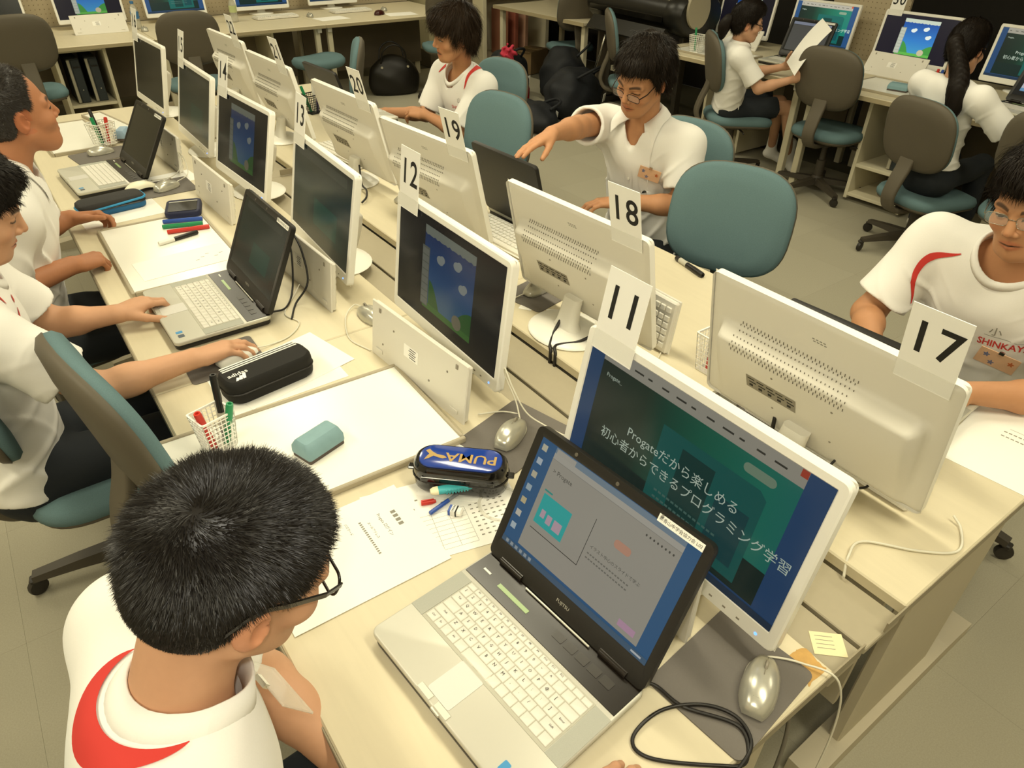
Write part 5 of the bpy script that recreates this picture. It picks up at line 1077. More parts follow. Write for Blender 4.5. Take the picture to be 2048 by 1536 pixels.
def person(P):
    """P: joints in world metres. Returns the body object; shirt, trousers, hair ... are its children"""
    H = np.array(P['head'][:3]); A = head_frame(*[math.radians(a) for a in P['head'][3:]]); hs = P.get('hs', 1.)
    J = {k: np.array(v, float) for k, v in P['j'].items()}; N, PV = J['neck'], J['pelvis']; SL, SR = J['sl'], J['sr']
    rgt = nrm(SR-SL); up = nrm(N-PV); fwd = nrm(np.cross(up, rgt)); rgt = np.cross(fwd, up); TF = np.array([rgt, fwd, up]); b = P.get('build', 1.)
    def tl(p): return (p-PV) @ TF.T
    tor_h = np.dot(N-PV, up); cz = tor_h-.13
    def torso(p, g=0.):
        q = tl(p).copy(); q[:, 1] /= .66
        d = sd_cone(q, (0, 0, cz-.02), (0, .0, .12), .148*b+g, .128*b*P.get('belly', 1.)+g); d = smin(d, sd_cone(q, (0, -.0, .10), (0, .0, .0), .132*b*P.get('belly', 1.)+g, .155*b+g), .06)
        return d*.78
    def shoulders(p, g=0.):
        d = smin(sd_cone(p, N-up*.045-fwd*.012, SL-up*.012, .058*b+g, .056*b+g), sd_cone(p, N-up*.045-fwd*.012, SR-up*.012, .058*b+g, .056*b+g), .03); return d
    UA, LA = .045*b, .037*b
    def arm(p, s, e, w_): return smin(sd_cone(p, s, e, UA*1.12, LA*1.05), smin(sd_cone(p, e, e+(w_-e)*.35, LA*1.02, LA*1.02), sd_cone(p, e+(w_-e)*.3, w_, LA*1.0, .0255*b), .02), .025)
    hands = {}
    for sd in 'lr':
        if 'hand_'+sd in P: hands[sd] = hand_prims(J['w'+sd], *P['hand_'+sd][:2], sd == 'r', s=P.get('hand_s', 1.)*1.0, **P['hand_'+sd][2])
    def hloc(p): return ((p-H) @ A.T)/hs
    nk0 = H+hs*(V(0, -.026, -.055) @ A)
    def skin(p):
        d = smin(torso(p, -.012), shoulders(p, -.012), .05)
        d = smin(d, sd_cone(p, N-up*.03, nk0, .054*b, .050*b), .03)
        for sd, S in (('l', SL), ('r', SR)):
            d = smin(d, arm(p, S, J['e'+sd], J['w'+sd]), .02)
            if sd in hands:
                m = np.linalg.norm(p-J['w'+sd], axis=1) < .26
                if m.any(): dd = d.copy(); dd[m] = smin(d[m], sd_hand(p[m], hands[sd]), .012); d = dd
        m = np.linalg.norm(p-H, axis=1) < .22
        if m.any(): dd = d.copy(); dd[m] = smin(d[m], sd_head(hloc(p[m]), P)*hs, .02); d = dd
        return d
    vs, qs, cs = [], [], []; hh = P.get('res', .0024); br = P.get('bres', .0075)
    boxes = [(H-V(.135, .135, .16), H+V(.135, .135, .16), hh)]
    for sd in hands:
        pts = np.array([q[1] for _, q in hands[sd][1]]+[J['w'+sd]]); boxes.append((pts.min(0)-.026, pts.max(0)+.026, P.get('hres', .0026)))
    inb = lambda p, lo, hi: ((p > lo) & (p < hi)).all(1)
    n0 = 0
    for lo, hi, h in boxes:
        v, q = mesh_sdf(skin, lo, hi, h); vs.append(v); qs.append(q+n0); n0 += len(v)
    allp = np.array([N, PV, SL, SR, J['el'], J['er'], J['wl'], J['wr'], H]); lo, hi = allp.min(0)-.2, allp.max(0)+.2
    shrink = .75*br
    v, q = mesh_sdf(skin, lo, hi, br, skip=lambda c: np.any([inb(c, a+shrink, b_-shrink) for a, b_, _ in boxes], axis=0)); vs.append(v); qs.append(q+n0)
    v = np.vstack(vs); q = np.vstack(qs); loc = hloc(v); col = np.tile(np.array(lin(SKIN[P.get('skin', 'boy')])), (len(v), 1)); mh = np.linalg.norm(v-H, axis=1) < .17; col[mh] = tone_map(loc[mh], P)
    base = V(PV[0], PV[1], 0)
    me = np_mesh('person', v-base, q, mat('skin', None, .55, spec=.35, attr='tone', noise=(90, .04)), col)
    body = link('person', me, None, base, None, P['label'], 'person')
    # ------------------------------------------------ shirt
    sl_t = P.get('sleeve', .62); eas = P.get('ease', .016); seed = P.get('seed', 0.)
    def folds(p, k):
        cr = lambda x: -np.exp(-(np.sin(x)/.32)**2)
        q = tl(p); aq = np.abs(q[:, 0]); w1 = cr(q[:, 2]*30+q[:, 0]*16+1.6*np.sin(q[:, 1]*13+q[:, 0]*9+seed)+seed)*np.clip(1.2-np.abs(q[:, 2]-.10)*5, 0, 1)
        w2 = cr(q[:, 2]*27-aq*34+1.3*np.sin(q[:, 2]*11+seed)+seed*1.7)*np.clip((aq-.05)*9, 0, 1)*np.clip((.30-aq)*9, 0, 1)*np.clip((tor_h-.05-q[:, 2])*12, 0, 1)
        return k*1.5*(w1*.8+w2)+.35*folds0(p, k)
    def folds0(p, k): return k*(np.sin(p[:, 2]*38+p[:, 0]*22+2.5*np.sin(p[:, 1]*16+seed)+seed)*.6+np.sin(p[:, 0]*31-p[:, 2]*27+p[:, 1]*24+seed*2)*.5+np.sin(p[:, 1]*46+p[:, 2]*18+1.5*np.sin(p[:, 0]*14)+seed)*.4)
    def sleeve(p, S, E, cut, g):
        ax_ = nrm(E-S); L = np.linalg.norm(E-S)*sl_t; e2 = S+ax_*(L+.05)
        d = sd_cone(p, S-ax_*.01, e2, .064*b+g, .071*b+g+.006)
        return smax(d, (p-S) @ ax_-L, .004) if cut else d
    def shirt0(p, cut=True, g=0.):
        d = smin(torso(p, eas+g), shoulders(p, eas*.75+g), .05)
        q = tl(p); d = smax(d, q[:, 2]-(tor_h+.02), .02)
        for S, E in ((SL, J['el']), (SR, J['er'])): d = smin(d, sleeve(p, S, E, cut, g), .035)
        d = d+folds(p, P.get('fold', .0035))
        return smax(d, P.get('hem', .02)-q[:, 2], .004)
    ncr = P.get('neck_r', .068)
    def neck_cut(p):
        ax_ = nrm(nk0-N+fwd*.012); c0 = N-up*.02; r = ncr*b
        return sd_cone(p, c0-ax_*.04+fwd*P.get('scoop', .012), c0+ax_*.14, r, r)
    def hollow(p):
        d = None
        for S, E in ((SL, J['el']), (SR, J['er'])):
            ax_ = nrm(E-S); L = np.linalg.norm(E-S)*sl_t; e = sd_cone(p, S+ax_*(L*.72), S+ax_*(L+.10), .056*b, .064*b); d = e if d is None else np.minimum(d, e)
        return d
    def vcut(p): return sd_cone(p, N+fwd*.055+up*.01, N+fwd*.125-up*.10, .044, .006)
    def shirt(p):
        d = smax(smax(shirt0(p), -hollow(p), .002), -neck_cut(p), .003); return smax(d, -vcut(p), .003) if P.get('vneck') else d
    mn = np.array([PV, N, SL, SR, J['el'], J['er']]); lo, hi = mn.min(0)-.22, mn.max(0)+.2
    v, q = mesh_sdf(shirt, lo, hi, P.get('sres', .006)); mshirt = mat('shirt_cotton', 'ECEAE4', .85, spec=.15, noise=(500, .03))
    sh = link('shirt', np_mesh('shirt', v-base, q, mshirt), body, None)
    def outer(p): return shirt0(p)
    def to(pts): return PV+np.asarray(pts, float) @ TF
    P['_'] = dict(body=body, shirt=sh, outer=outer, base=base, to=to, TF=TF, tor_h=tor_h, H=H, A=A, hs=hs, N=N, up=up, fwd=fwd, rgt=rgt, SL=SL, SR=SR)
    if P.get('collar') == 'crew':
        ax_ = nrm(nk0-N+fwd*.012); c0 = N-up*.02; u_ = nrm(rgt-ax_*(rgt @ ax_)); w2 = np.cross(ax_, u_); r = ncr*b+.001; ring_ = []
        a = np.linspace(0, 2*math.pi, 40, endpoint=False)
        pts = np.array([c0+fwd*P.get('scoop', .012)*.8+u_*r*math.cos(t)+w2*r*math.sin(t) for t in a])
        # slide each point along the neck axis on to the shirt surface
        best = pts.copy(); hh_ = np.linspace(-.05, .09, 60); D_ = np.stack([shirt0(pts+ax_*h) for h in hh_], 1); k = np.argmin(np.abs(D_), 1); best = pts+ax_*hh_[k][:, None]
        best = (best+np.roll(best, 1, 0)+np.roll(best, -1, 0))/3; secs = []
        cen = best.mean(0)
        for p_ in best:
            o_ = nrm(p_-cen-ax_*((p_-cen) @ ax_)); ch = P.get('collar_h', .013); secs.append(np.array([p_+o_*(.0035+ch*.5)-ax_*(ch*.7), p_+o_*(.0055+ch*.12)+ax_*.002, p_+o_*.000+ax_*ch, p_-o_*.003+ax_*(ch-.002), p_-o_*.004-ax_*.006])-base)
        secs.append(secs[0]); MB().loft(secs, cap=False).build('collar', mshirt, body, True)
    # ------------------------------------------------ trousers / shorts
    if 'kl' in J:
        HL, HR = PV-rgt*.085, PV+rgt*.085; cut = P.get('short', None)
        def legs(p):
            q = tl(p).copy(); q[:, 1] /= .72; d = sd_cone(q, (0, 0, .06), (0, .02, -.0), .150*b, .160*b)*.8
            for hp, k_, a_ in ((HL, J['kl'], J['al']), (HR, J['kr'], J['ar'])):
                if cut: e = smax(sd_cone(p, hp, k_, .088*b, .085*b), (p-hp) @ nrm(k_-hp)-np.linalg.norm(k_-hp)*cut, .006)
                else: e = smin(sd_cone(p, hp, k_, .086*b, .066*b), sd_cone(p, k_, a_, .064*b, .058*b), .02)
                d = smin(d, e, .03)
            return smax(d, tl(p)[:, 2]-.10, .01)+wr(p, .004, 26)
        mn = np.array([PV, J['kl'], J['kr'], J['al'], J['ar']]); v, q = mesh_sdf(legs, mn.min(0)-.2, mn.max(0)+.2, P.get('pres', .012)); link('shorts' if cut else 'trousers', np_mesh('trousers', v-base, q, mat('navy_cloth', '1C2126', .85)), body)
        if cut:
            def bare(p): return smin(union(p, [(HL, J['kl'], .07*b, .052*b), (J['kl'], J['al'], .050*b, .033*b)], .015), union(p, [(HR, J['kr'], .07*b, .052*b), (J['kr'], J['ar'], .050*b, .033*b)], .015), .004)
            v, q = mesh_sdf(bare, mn.min(0)-.1, mn.max(0)+.1, .008); c_ = np.tile(np.array(lin(SKIN[P['skin']])), (len(v), 1)); link('bare_legs', np_mesh('bare_legs', v-base, q, MATS['skin'], c_), body)
        for sd in 'lr':
            a_ = J['a'+sd]; t_ = V(*P['toe_'+sd]) if 'toe_'+sd in P else a_+fwd*.17*V(1, 1, 0)-V(0, 0, a_[2]-.035)
            def foot(p): return smin(union(p, [(a_-V(0, 0, .02), a_+V(0, 0, .10 if cut else .0), .040, .036), (a_+(t_-a_)*.1-V(0, 0, .03), t_, .036, .030)], .03), sd_ell(p, a_-fwd*.02-V(0, 0, .035), (.035, .035, .03)), .02)
            lo_ = np.minimum(a_, t_)-.08; hi_ = np.maximum(a_, t_)+.16; v, q = mesh_sdf(foot, lo_, hi_, .008); link('sock' if cut else 'shoe', np_mesh('foot', v-base, q, mat('sock_white', 'EDEBE3', .9) if cut else mat('shoe_white', 'C9C5B8', .6)), body)
    hair(P); return P['_']
def hair(P):
    _ = P['_']; H, A, hs, base = _['H'], _['A'], _['hs'], _['base']; S = P['hair']; t = S['t']; rng = np.random.default_rng(S.get('seed', 3))
    yk = np.array([-.13, -.085, -.05, -.026, -.012, .012, .026, .04, .062, .085, .12]); zk = np.array(S.get('line', [-.082, -.080, -.062, -.030, .020, .024, -.012, .012, .052, .066, .072]))
    def cut(p):  # positive below the hairline
        w_ = S.get('fringe', 0.)*np.clip((p[:, 1]-.05)/.03, 0, 1)*(1+.25*np.sin(p[:, 0]*120+1)); return (np.interp(p[:, 1], yk, zk)-w_)-p[:, 2]
    def lump(p): return S.get('lump', .003)*(np.sin(p[:, 0]*70+3*np.sin(p[:, 1]*40))*np.sin(p[:, 2]*60+2)+.5*np.sin(p[:, 1]*120+p[:, 0]*60))
    def cap(p):
        th = t*np.clip(.20+.85*(p[:, 2]+.06)/.11, .12, 1.) if S.get('fade') else t
        d = sd_cran(p, P, 0.)-th
        if S.get('top'): d = smin(d, sd_ell(p, (0, .01, .085), (.066+t*.5, .085+t*.5, .04+S['top'])), .02)
        fc = smax(d-.0, -(sd_cran(p, P, -.004)), .001)
        return smax(fc+lump(p), cut(p), S.get('edge', .006))
    v, q = mesh_sdf(cap, V(-.14, -.16, -.14), V(.14, .14, .19), S.get('res', .004)); hm = mat('hair_'+S.get('c', '15110D'), S.get('c', '15110D'), S.get('rough', .5), spec=S.get('spec', .18))
    vs = [v]; fs = [q]; n0 = len(v)
    # strands
    n = S.get('n', 6000); tri = np.vstack([q[:, [0, 1, 2]], q[:, [0, 2, 3]]]); a_, b_, c_ = v[tri[:, 0]], v[tri[:, 1]], v[tri[:, 2]]; nn = np.cross(b_-a_, c_-a_); ar = np.linalg.norm(nn, axis=1)+1e-12
    out = sd_cran((a_+b_+c_)/3, P) > t*.3; ar = ar*out; k = rng.choice(len(tri), n, p=ar/ar.sum()); r1, r2 = rng.random(n), rng.random(n); m = r1+r2 > 1; r1[m], r2[m] = 1-r1[m], 1-r2[m]
    p = a_[k]+(b_[k]-a_[k])*r1[:, None]+(c_[k]-a_[k])*r2[:, None]; nv = nn[k]/np.linalg.norm(nn[k], axis=1)[:, None]; cn = nrm(V(0, 0, 1)); rad = p-V(0, -.014, .03); rad /= np.linalg.norm(rad, axis=1)[:, None]; nv = np.where((np.sum(nv*rad, 1) < 0)[:, None], -nv, nv)
    Wp = V(*S.get('whorl', (.012, -.075, .105))); fl = p-Wp; dist = np.linalg.norm(fl, axis=1)[:, None]; fl /= dist+1e-6; fl -= nv*np.sum(fl*nv, 1)[:, None]; fl /= np.linalg.norm(fl, axis=1)[:, None]+1e-6
    sw = np.cross(nv, fl); d = fl+sw*S.get('swirl', .5)*np.exp(-dist/.05)+nv*S.get('lift', .35)*(np.clip(.25+.8*(p[:, 2:3]+.05)/.11, .12, 1.) if S.get('fade') else 1.)+rng.normal(0, S.get('mess', .16), (n, 3)); d += V(0, 0, -S.get('down', .2))*np.clip((.08-p[:, 2:3])/.1, 0, 1.2); d /= np.linalg.norm(d, axis=1)[:, None]
    L = S.get('len', .018)*(.6+.7*rng.random(n))
    if S.get('fade'): L *= np.clip(.30+.8*(p[:, 2]+.06)/.11, .28, 1.)
    L = np.where((p[:, 1] > .045) & (p[:, 2] < .085), L*S.get('fringe_len', 1.), L); sg = S.get('seg', 3); w_ = S.get('w', .0011); pts = [p-nv*.002]; cur = p.copy(); grav = S.get('grav', .15)
    for i in range(sg):
        cur = cur+d*(L/sg)[:, None]; d = d+V(0, 0, -grav)-nv*S.get('tuck', .1); d /= np.linalg.norm(d, axis=1)[:, None]
        e = sd_cran(cur, P)-t*.8; cur = cur+rad*np.clip(-e, 0, .02)[:, None]; pts.append(cur)
    side = np.cross(d, nv); side /= np.linalg.norm(side, axis=1)[:, None]+1e-6; sv = []
    for i, c in enumerate(pts): ww = w_*(1-i/(sg+.25)); sv += [c-side*ww/2, c+side*ww/2]
    sv = np.stack(sv, 1); m2 = 2*(sg+1); f = np.array([(2*i, 2*i+1, 2*i+3, 2*i+2) for i in range(sg)]); F = (np.arange(n)[:, None, None]*m2+f[None]).reshape(-1, 4)+n0
    vs.append(sv.reshape(-1, 3)); fs.append(F)
    allv = np.vstack(vs); w3 = H+(allv*hs) @ A-base
    link('hair', np_mesh('hair', w3, np.vstack(fs), hm), _['body'])
def hp(_, x, y, z): return _['H']+_['hs']*(V(x, y, z) @ _['A'])
def surf_ribbon(_, name, pts, widths, m, n=10, off=.0016, side=None):
    """coloured cloth piece sewn on the shirt: a ribbon snapped to the shirt surface"""
    C = snap(_['outer'], smooth_path(pts, n), off); W_ = np.interp(np.linspace(0, 1, len(C)), np.linspace(0, 1, len(widths)), widths); t_ = np.gradient(C, axis=0); nv = sd_grad(_['outer'], C); s_ = np.cross(nv, t_); s_ /= np.linalg.norm(s_, axis=1)[:, None]
    k = 5; rows = [snap(_['outer'], C+s_*(W_*(j/(k-1)-.5))[:, None], off) for j in range(k)]
    mb = MB(); v = np.stack(rows, 1).reshape(-1, 3)-_['base']; f = [(i*k+j, i*k+j+1, (i+1)*k+j+1, (i+1)*k+j) for i in range(len(C)-1) for j in range(k-1)]; mb.add(v, f); return mb.build(name, m, _['body'], True)
def surf_print(_, name, body, size, centre, m, tilt=0., **kw):
    """lettering on the chest; centre in torso frame (x right, z up from the pelvis)"""
    v, f = text2d(body, size, **kw); c, s = math.cos(tilt), math.sin(tilt); x = v[:, 0]*c-v[:, 1]*s; y = v[:, 0]*s+v[:, 1]*c
    P0 = _['to'](np.c_[centre[0]-x, np.full(len(v), .25), centre[1]+y]); Q = cast(_['outer'], P0, -_['fwd'], .0018); return MB().add(Q-_['base'], f).build(name, m, _['body'])
def badge(_, label, centre, w_, h, tilt, chars):
    P0 = _['to']([(centre[0], .25, centre[1])]); c = cast(_['outer'], P0, -_['fwd'], .009)[0]; n_ = nrm(sd_grad(_['outer'], c[None])[0]*.6+_['fwd']*.4); u_ = nrm(np.cross(_['up'], n_)); v_ = np.cross(n_, u_)
    ct, st_ = math.cos(tilt), math.sin(tilt); u2 = u_*ct+v_*st_; v2 = -u_*st_+v_*ct; M = np.eye(4); M[:3, 0] = u2; M[:3, 1] = v2; M[:3, 2] = n_; t = thing('name_badge', label, 'name badge', c, 0, 'paper name badges'); MB().box((0, 0, 0), (w_, h, .002), M).build('card', mat('badge_paper', 'DDB48F', .6, noise=(60, .12)), t)
    if chars: v, f = text2d(chars, h*.42, res=2); MB().add(v+V(0, 0, .0014), f, M).build('writing', M_INK, t)
    for x, y, c_ in ((-.3, .15, '6A6F8C'), (.33, .1, 'C06A3C'), (-.1, -.25, '77748A')): MB().prism([(x*w_+.12*h*math.cos(a)*(1+.4*math.sin(5*a)), y*h+.12*h*math.sin(a)*(1+.4*math.sin(5*a))) for a in np.linspace(0, 2*math.pi, 20, endpoint=False)], .0011, .0013, M).build('splash', mat('splash_'+c_, c_, .7), t)
    MB().box((0, h*.5+.002, .001), (.012, .010, .004), M).build('clip', M_STEEL, t); return t
def glasses(_, label, m, w_=.0525, h=.030, rim=.0013, temple=.0024, y0=.1005, zo=0., half=False):
    t = thing('eyeglasses', label, 'glasses', hp(_, 0, y0, zo), 0); L = lambda p: np.array([hp(_, *q) for q in p])-hp(_, 0, y0, zo)
    for s in (-1, 1):
        o = rrect(w_, h, h*.42, 6, s*.034, zo-.002); P3 = [(x, y0-.20*(abs(x)-.01)**2*4-.004, z) for x, z in o]
        MB().tube(L(P3), rim, 6, closed=True).build('rim', m, t, True); MB().add(L(P3), [tuple(range(len(P3)))]).build('lens', mat('lens_glass', 'F4F4F0', .03, alpha=.16), t)
        yh = y0-.8*(.06-.01)**2-.004
        MB().loft([L([(s*x+dx, y, z+dz) for dx, dz in ((-.0012, -temple), (.0012, -temple), (.0012, temple), (-.0012, temple))]) for x, y, z in ((.0605, yh+.002, zo+.006), (.0710, .070, zo+.010), (.0790, .02, .021), (.0815, -.006, .0275), (.0815, -.026, .020), (.0800, -.042, .002))]).build('temple', m, t)
        MB().lathe([(.0025, 0), (.002, .002)], 8, None).build('nose_pad', M_STEEL, t, loc=tuple(L([(s*.009, y0-.006, zo-.006)])[0]))
    MB().tube(L([(-.0085, y0-.003, zo+.002), (0, y0, zo+.005), (.0085, y0-.003, zo+.002)]), rim*1.1, 6).build('bridge', m, t, True); return t
def neck_ring(_, ang, r, lift=0., off=None):
    """points around the neck opening at the given angles (0 = right, 90 = front), resting on the shirt"""
    N, up, fwd, rgt = _['N'], _['up'], _['fwd'], _['rgt']; ang = np.radians(ang); r = np.broadcast_to(np.asarray(r, float), ang.shape)
    p = N+up*.12+rgt*(r*np.cos(ang))[:, None]+fwd*(r*np.sin(ang))[:, None]
    q = cast(_['outer'], p, -up, .002 if off is None else off, 30); return q+up*np.asarray(lift, float).reshape(-1, 1) if np.ndim(lift) else q+up*lift
def strip(_, name, rows, m, two=True):
    g = np.stack(rows, 1); k, w_ = g.shape[:2]; v = g.reshape(-1, 3)-_['base']; f = [(i*w_+j, i*w_+j+1, (i+1)*w_+j+1, (i+1)*w_+j) for i in range(k-1) for j in range(w_-1)]; mb = MB().add(v, f)
    if two: mb.add(v-_['up']*.0025, [q[::-1] for q in f])
    return mb.build(name, m, _['body'], True)
def crescent(_, name, a0, a1, r0, wmax, m, n=36):
    a = np.linspace(a0, a1, n); w_ = wmax*np.sin(np.linspace(.02, math.pi-.02, n))**.8; strip(_, name, [neck_ring(_, a, r0+w_*k, 0., .0022) for k in (0, .25, .5, .75, 1)], m, False)
def collar_flaps(_, m, r=.066):
    """turned-down shirt collar, open at the front with two points"""
    for s in (-1, 1):
        a = np.linspace(-90, 58 if s > 0 else -238, 26); u = np.linspace(0, 1, 26); fold = neck_ring(_, a, r, .026*(1-u**3)+.004); wd = .034+.034*np.clip((u-.72)/.28, 0, 1)**1.2
        a2 = a+s*(-6*u**2); out = neck_ring(_, a2, r+wd, .0, .0055); mid = fold*.45+out*.55+_['up']*.007; st = neck_ring(_, a, r-.006, .0); strip(_, 'collar_flap', [st, fold, mid, out], m)
M_RED = mat('shirt_red', 'C8372F', .8); M_SHIRT = None
# seated figures; joints: e elbow, w wrist, k knee, a ankle (l, r)
SHORT = dict(t=.007, n=26000, len=.013, w=.0010, seg=2, lift=.85, swirl=.9, mess=.22, grav=.05, fade=True, lump=.0012, c='16120F', whorl=(.018, -.072, .108), res=.0035, rough=.38, spec=.4, line=[-.082, -.080, -.060, -.014, .030, .034, -.004, .040, .066, .076, .080])
MOP = dict(t=.020, n=9000, len=.050, w=.0026, seg=4, lift=.30, mess=.24, grav=.28, tuck=.12, fringe=.012, fringe_len=.7, lump=.004, c='17120D', top=.02, whorl=(.01, -.06, .115))
NEAR = person(dict(label='boy in the foreground seen from behind, cropped black hair, glasses and white sports shirt', head=(-.050, .352, 1.128, 6, -24, 10), skin='boy', res=.0022, sres=.005, hair=dict(SHORT), collar='crew', neck_r=.063, collar_h=.024, scoop=.004, seed=1., ease=.020, fold=.0022, build=1.02, hem=.0,
    j=dict(neck=(-.150, .345, .985), pelvis=(-.265, .335, .46), sl=(-.165, .510, .940), sr=(-.175, .172, .935), el=(-.045, .515, .700), wl=(.020, .320, .640), er=(-.03, .085, .735), wr=(.165, .045, .742), kl=(.12, .44, .47), kr=(.12, .23, .47), al=(.10, .46, .08), ar=(.10, .21, .08)),
    hand_r=((1, .12, -.05), (0, 0, 1), dict(curl=(.15, .35, .25))), hand_l=((.5, -.9, -.1), (.3, .2, 1), dict(curl=(.4, .5, .3)))))
glasses(NEAR, 'black-framed glasses on the boy in the foreground', mat('frame_black', '17130F', .25), w_=.052, h=.032, rim=.0017, temple=.0033)
_ = NEAR; b0 = _['N']
crescent(_, 'red_yoke', -160, 0, .072, .025, M_RED)
t = thing('badge_sleeve', 'clear plastic badge sleeve hanging at the foreground boy\'s chest', 'badge', (-.045, .352, .90)); MB().box((0, 0, 0), (.003, .09, .065), T(rot=(0, -.5, .2)), b=.001).build('sleeve', mat('clear_sleeve', 'D9D6C8', .1, alpha=.4), t); MB().box((0, 0, .034), (.006, .02, .008), T(rot=(0, -.5, .2))).build('clip', M_STEEL, t)
SECOND = person(dict(label='boy at the left picture edge in a white sports shirt, hand on a mouse', head=(-.214, 1.667, 1.133, -1, -22, 4), skin='boy', hair=dict(MOP, t=.014, len=.028, top=.008, n=7000, line=[-.082, -.080, -.062, -.030, .020, .024, -.012, .012, .040, .050, .055]), eye_open=.0028, collar='crew', neck_r=.074, seed=2.3, ease=.022, hem=-.02,
    j=dict(neck=(-.285, 1.665, .985), pelvis=(-.33, 1.64, .47), sl=(-.275, 1.835, .935), sr=(-.275, 1.490, .925), el=(-.145, 1.845, .735), wl=(.000, 1.772, .752), er=(-.110, 1.425, .745), wr=(.112, 1.432, .748), kl=(.10, 1.74, .48), kr=(.10, 1.53, .48), al=(.08, 1.76, .08), ar=(.08, 1.51, .08)), sleeve=.72,
    hand_r=((1, .10, .02), (0, .1, 1), dict(curls=((.25, .45, .3), (.3, .5, .35), (.42, .5, .35), (.5, .5, .3)), thumb=(.5, .75, -.4))), hand_l=((.93, .36, .05), (-.1, 0, 1), dict(curls=((.35, .75, .5), (.45, .75, .5), (.55, .7, .5), (.6, .7, .5)), thumb=(.75, .6, -.3)))))
_ = SECOND; b0 = _['N']
surf_ribbon(_, 'red_collar_mark', [b0+_['rgt']*.085+_['fwd']*.02-_['up']*.03, b0+_['rgt']*.11+_['fwd']*.045-_['up']*.05], [.02, .004], M_RED)
surf_ribbon(_, 'red_chest_slash', [V(-.187, 1.600, .915), V(-.183, 1.570, .895), V(-.180, 1.535, .88)], [.003, .016, .003], M_RED)
surf_ribbon(_, 'red_side_slash', [V(-.205, 1.625, .935), V(-.203, 1.605, .925)], [.004, .010, .004], M_RED)
MAN = person(dict(label='man with receding grey-black hair in a white short-sleeved shirt, looking up', head=(-.042, 2.300, 1.178, 14, 6, 4), skin='man', fat=1.06, jaw=.004, hair=dict(SHORT, t=.005, n=12000, len=.010, w=.0014, c='2A2520', line=[-.082, -.080, -.062, -.030, .020, .026, .000, .060, .112, .140, .15]), mouth=.003, seed=4.1, vneck=True, ease=.022, build=1.10, belly=1.08, fold=.008, neck_r=.066, hem=-.03, sleeve=.80,
    j=dict(neck=(-.115, 2.300, 1.030), pelvis=(-.25, 2.30, .48), sl=(-.115, 2.490, .975), sr=(-.150, 2.105, .960), el=(-.09, 2.60, .735), wl=(.015, 2.605, .748), er=(-.265, 2.085, .745), wr=(-.045, 2.185, .748), kl=(.12, 2.42, .49), kr=(.12, 2.18, .49), al=(.10, 2.44, .08), ar=(.10, 2.16, .08)),
    hand_r=((.92, .38, -.06), (-.15, -.25, 1), dict(curls=((.9, 1.1, .8), (.95, 1.1, .8), (1.0, 1.1, .8), (1.0, 1.1, .8)), thumb=(.4, .9, -.3))), hand_l=((.85, -.15, .02), (-.2, .5, .8), dict(curls=((.5, .8, .5), (.7, .9, .6), (.8, .9, .6), (.9, .9, .6)), thumb=(.6, .8, -.2)))))
collar_flaps(MAN, MATS['shirt_cotton'])
FAR = person(dict(label='far boy facing left with folded arms, shaggy hair, white sports shirt with red shoulder marks', head=(1.888, 3.025, 1.132, 171, -9, -10), skin='tan', res=.003, mouth=.006, hair=dict(MOP, t=.024, n=9000, len=.055, w=.003, c='2A1F14', fringe=.022), eye_open=.004, collar='crew', neck_r=.078, scoop=.03, seed=5.2, ease=.024, hem=-.02, build=.93,
    j=dict(neck=(1.962, 3.076, 0.963), pelvis=(2.06, 3.12, .46), sl=(1.972, 2.901, 0.904), sr=(1.962, 3.262, 0.910), el=(1.845, 2.938, 0.687), wl=(1.766, 3.145, 0.745), er=(1.856, 3.283, 0.703), wr=(1.681, 3.436, 0.708), kl=(1.70, 3.01, .48), kr=(1.70, 3.22, .48), al=(1.74, 2.99, .08), ar=(1.74, 3.24, .08)), sleeve=.85,
    hand_l=((-.35, .75, .05), (-.3, -.2, .9), dict(curl=(.6, .6, .4))), hand_r=((-.6, .75, -.02), (0, 0, 1), dict(curl=(.3, .3, .2)))))
_ = FAR; b0 = _['N']
surf_ribbon(_, 'red_shoulder_mark', [b0-_['rgt']*.075-_['fwd']*.035-_['up']*.02, b0-_['rgt']*.115+_['fwd']*.01-_['up']*.03, b0-_['rgt']*.13+_['fwd']*.05-_['up']*.06], [.034, .026, .003], M_RED)
surf_ribbon(_, 'red_shoulder_mark', [b0+_['rgt']*.085+_['fwd']*.02-_['up']*.03, b0+_['rgt']*.13+_['fwd']*.04-_['up']*.05], [.03, .004], M_RED)
surf_ribbon(_, 'red_side_slash', [_['to']([(-.135, .06, .40)])[0], _['to']([(-.14, .07, .35)])[0], _['to']([(-.135, .08, .30)])[0]], [.003, .02, .003], M_RED)
surf_print(_, 'red_print', 'SHINKAYA', .024, (-.075, .355), M_RED, 0.); surf_print(_, 'grey_print', '山', .030, (-.075, .395), M_INKLIGHT)
badge(_, 'small tan name badge on the far boy\'s chest', (-.07, .315), .07, .04, -.2, '')
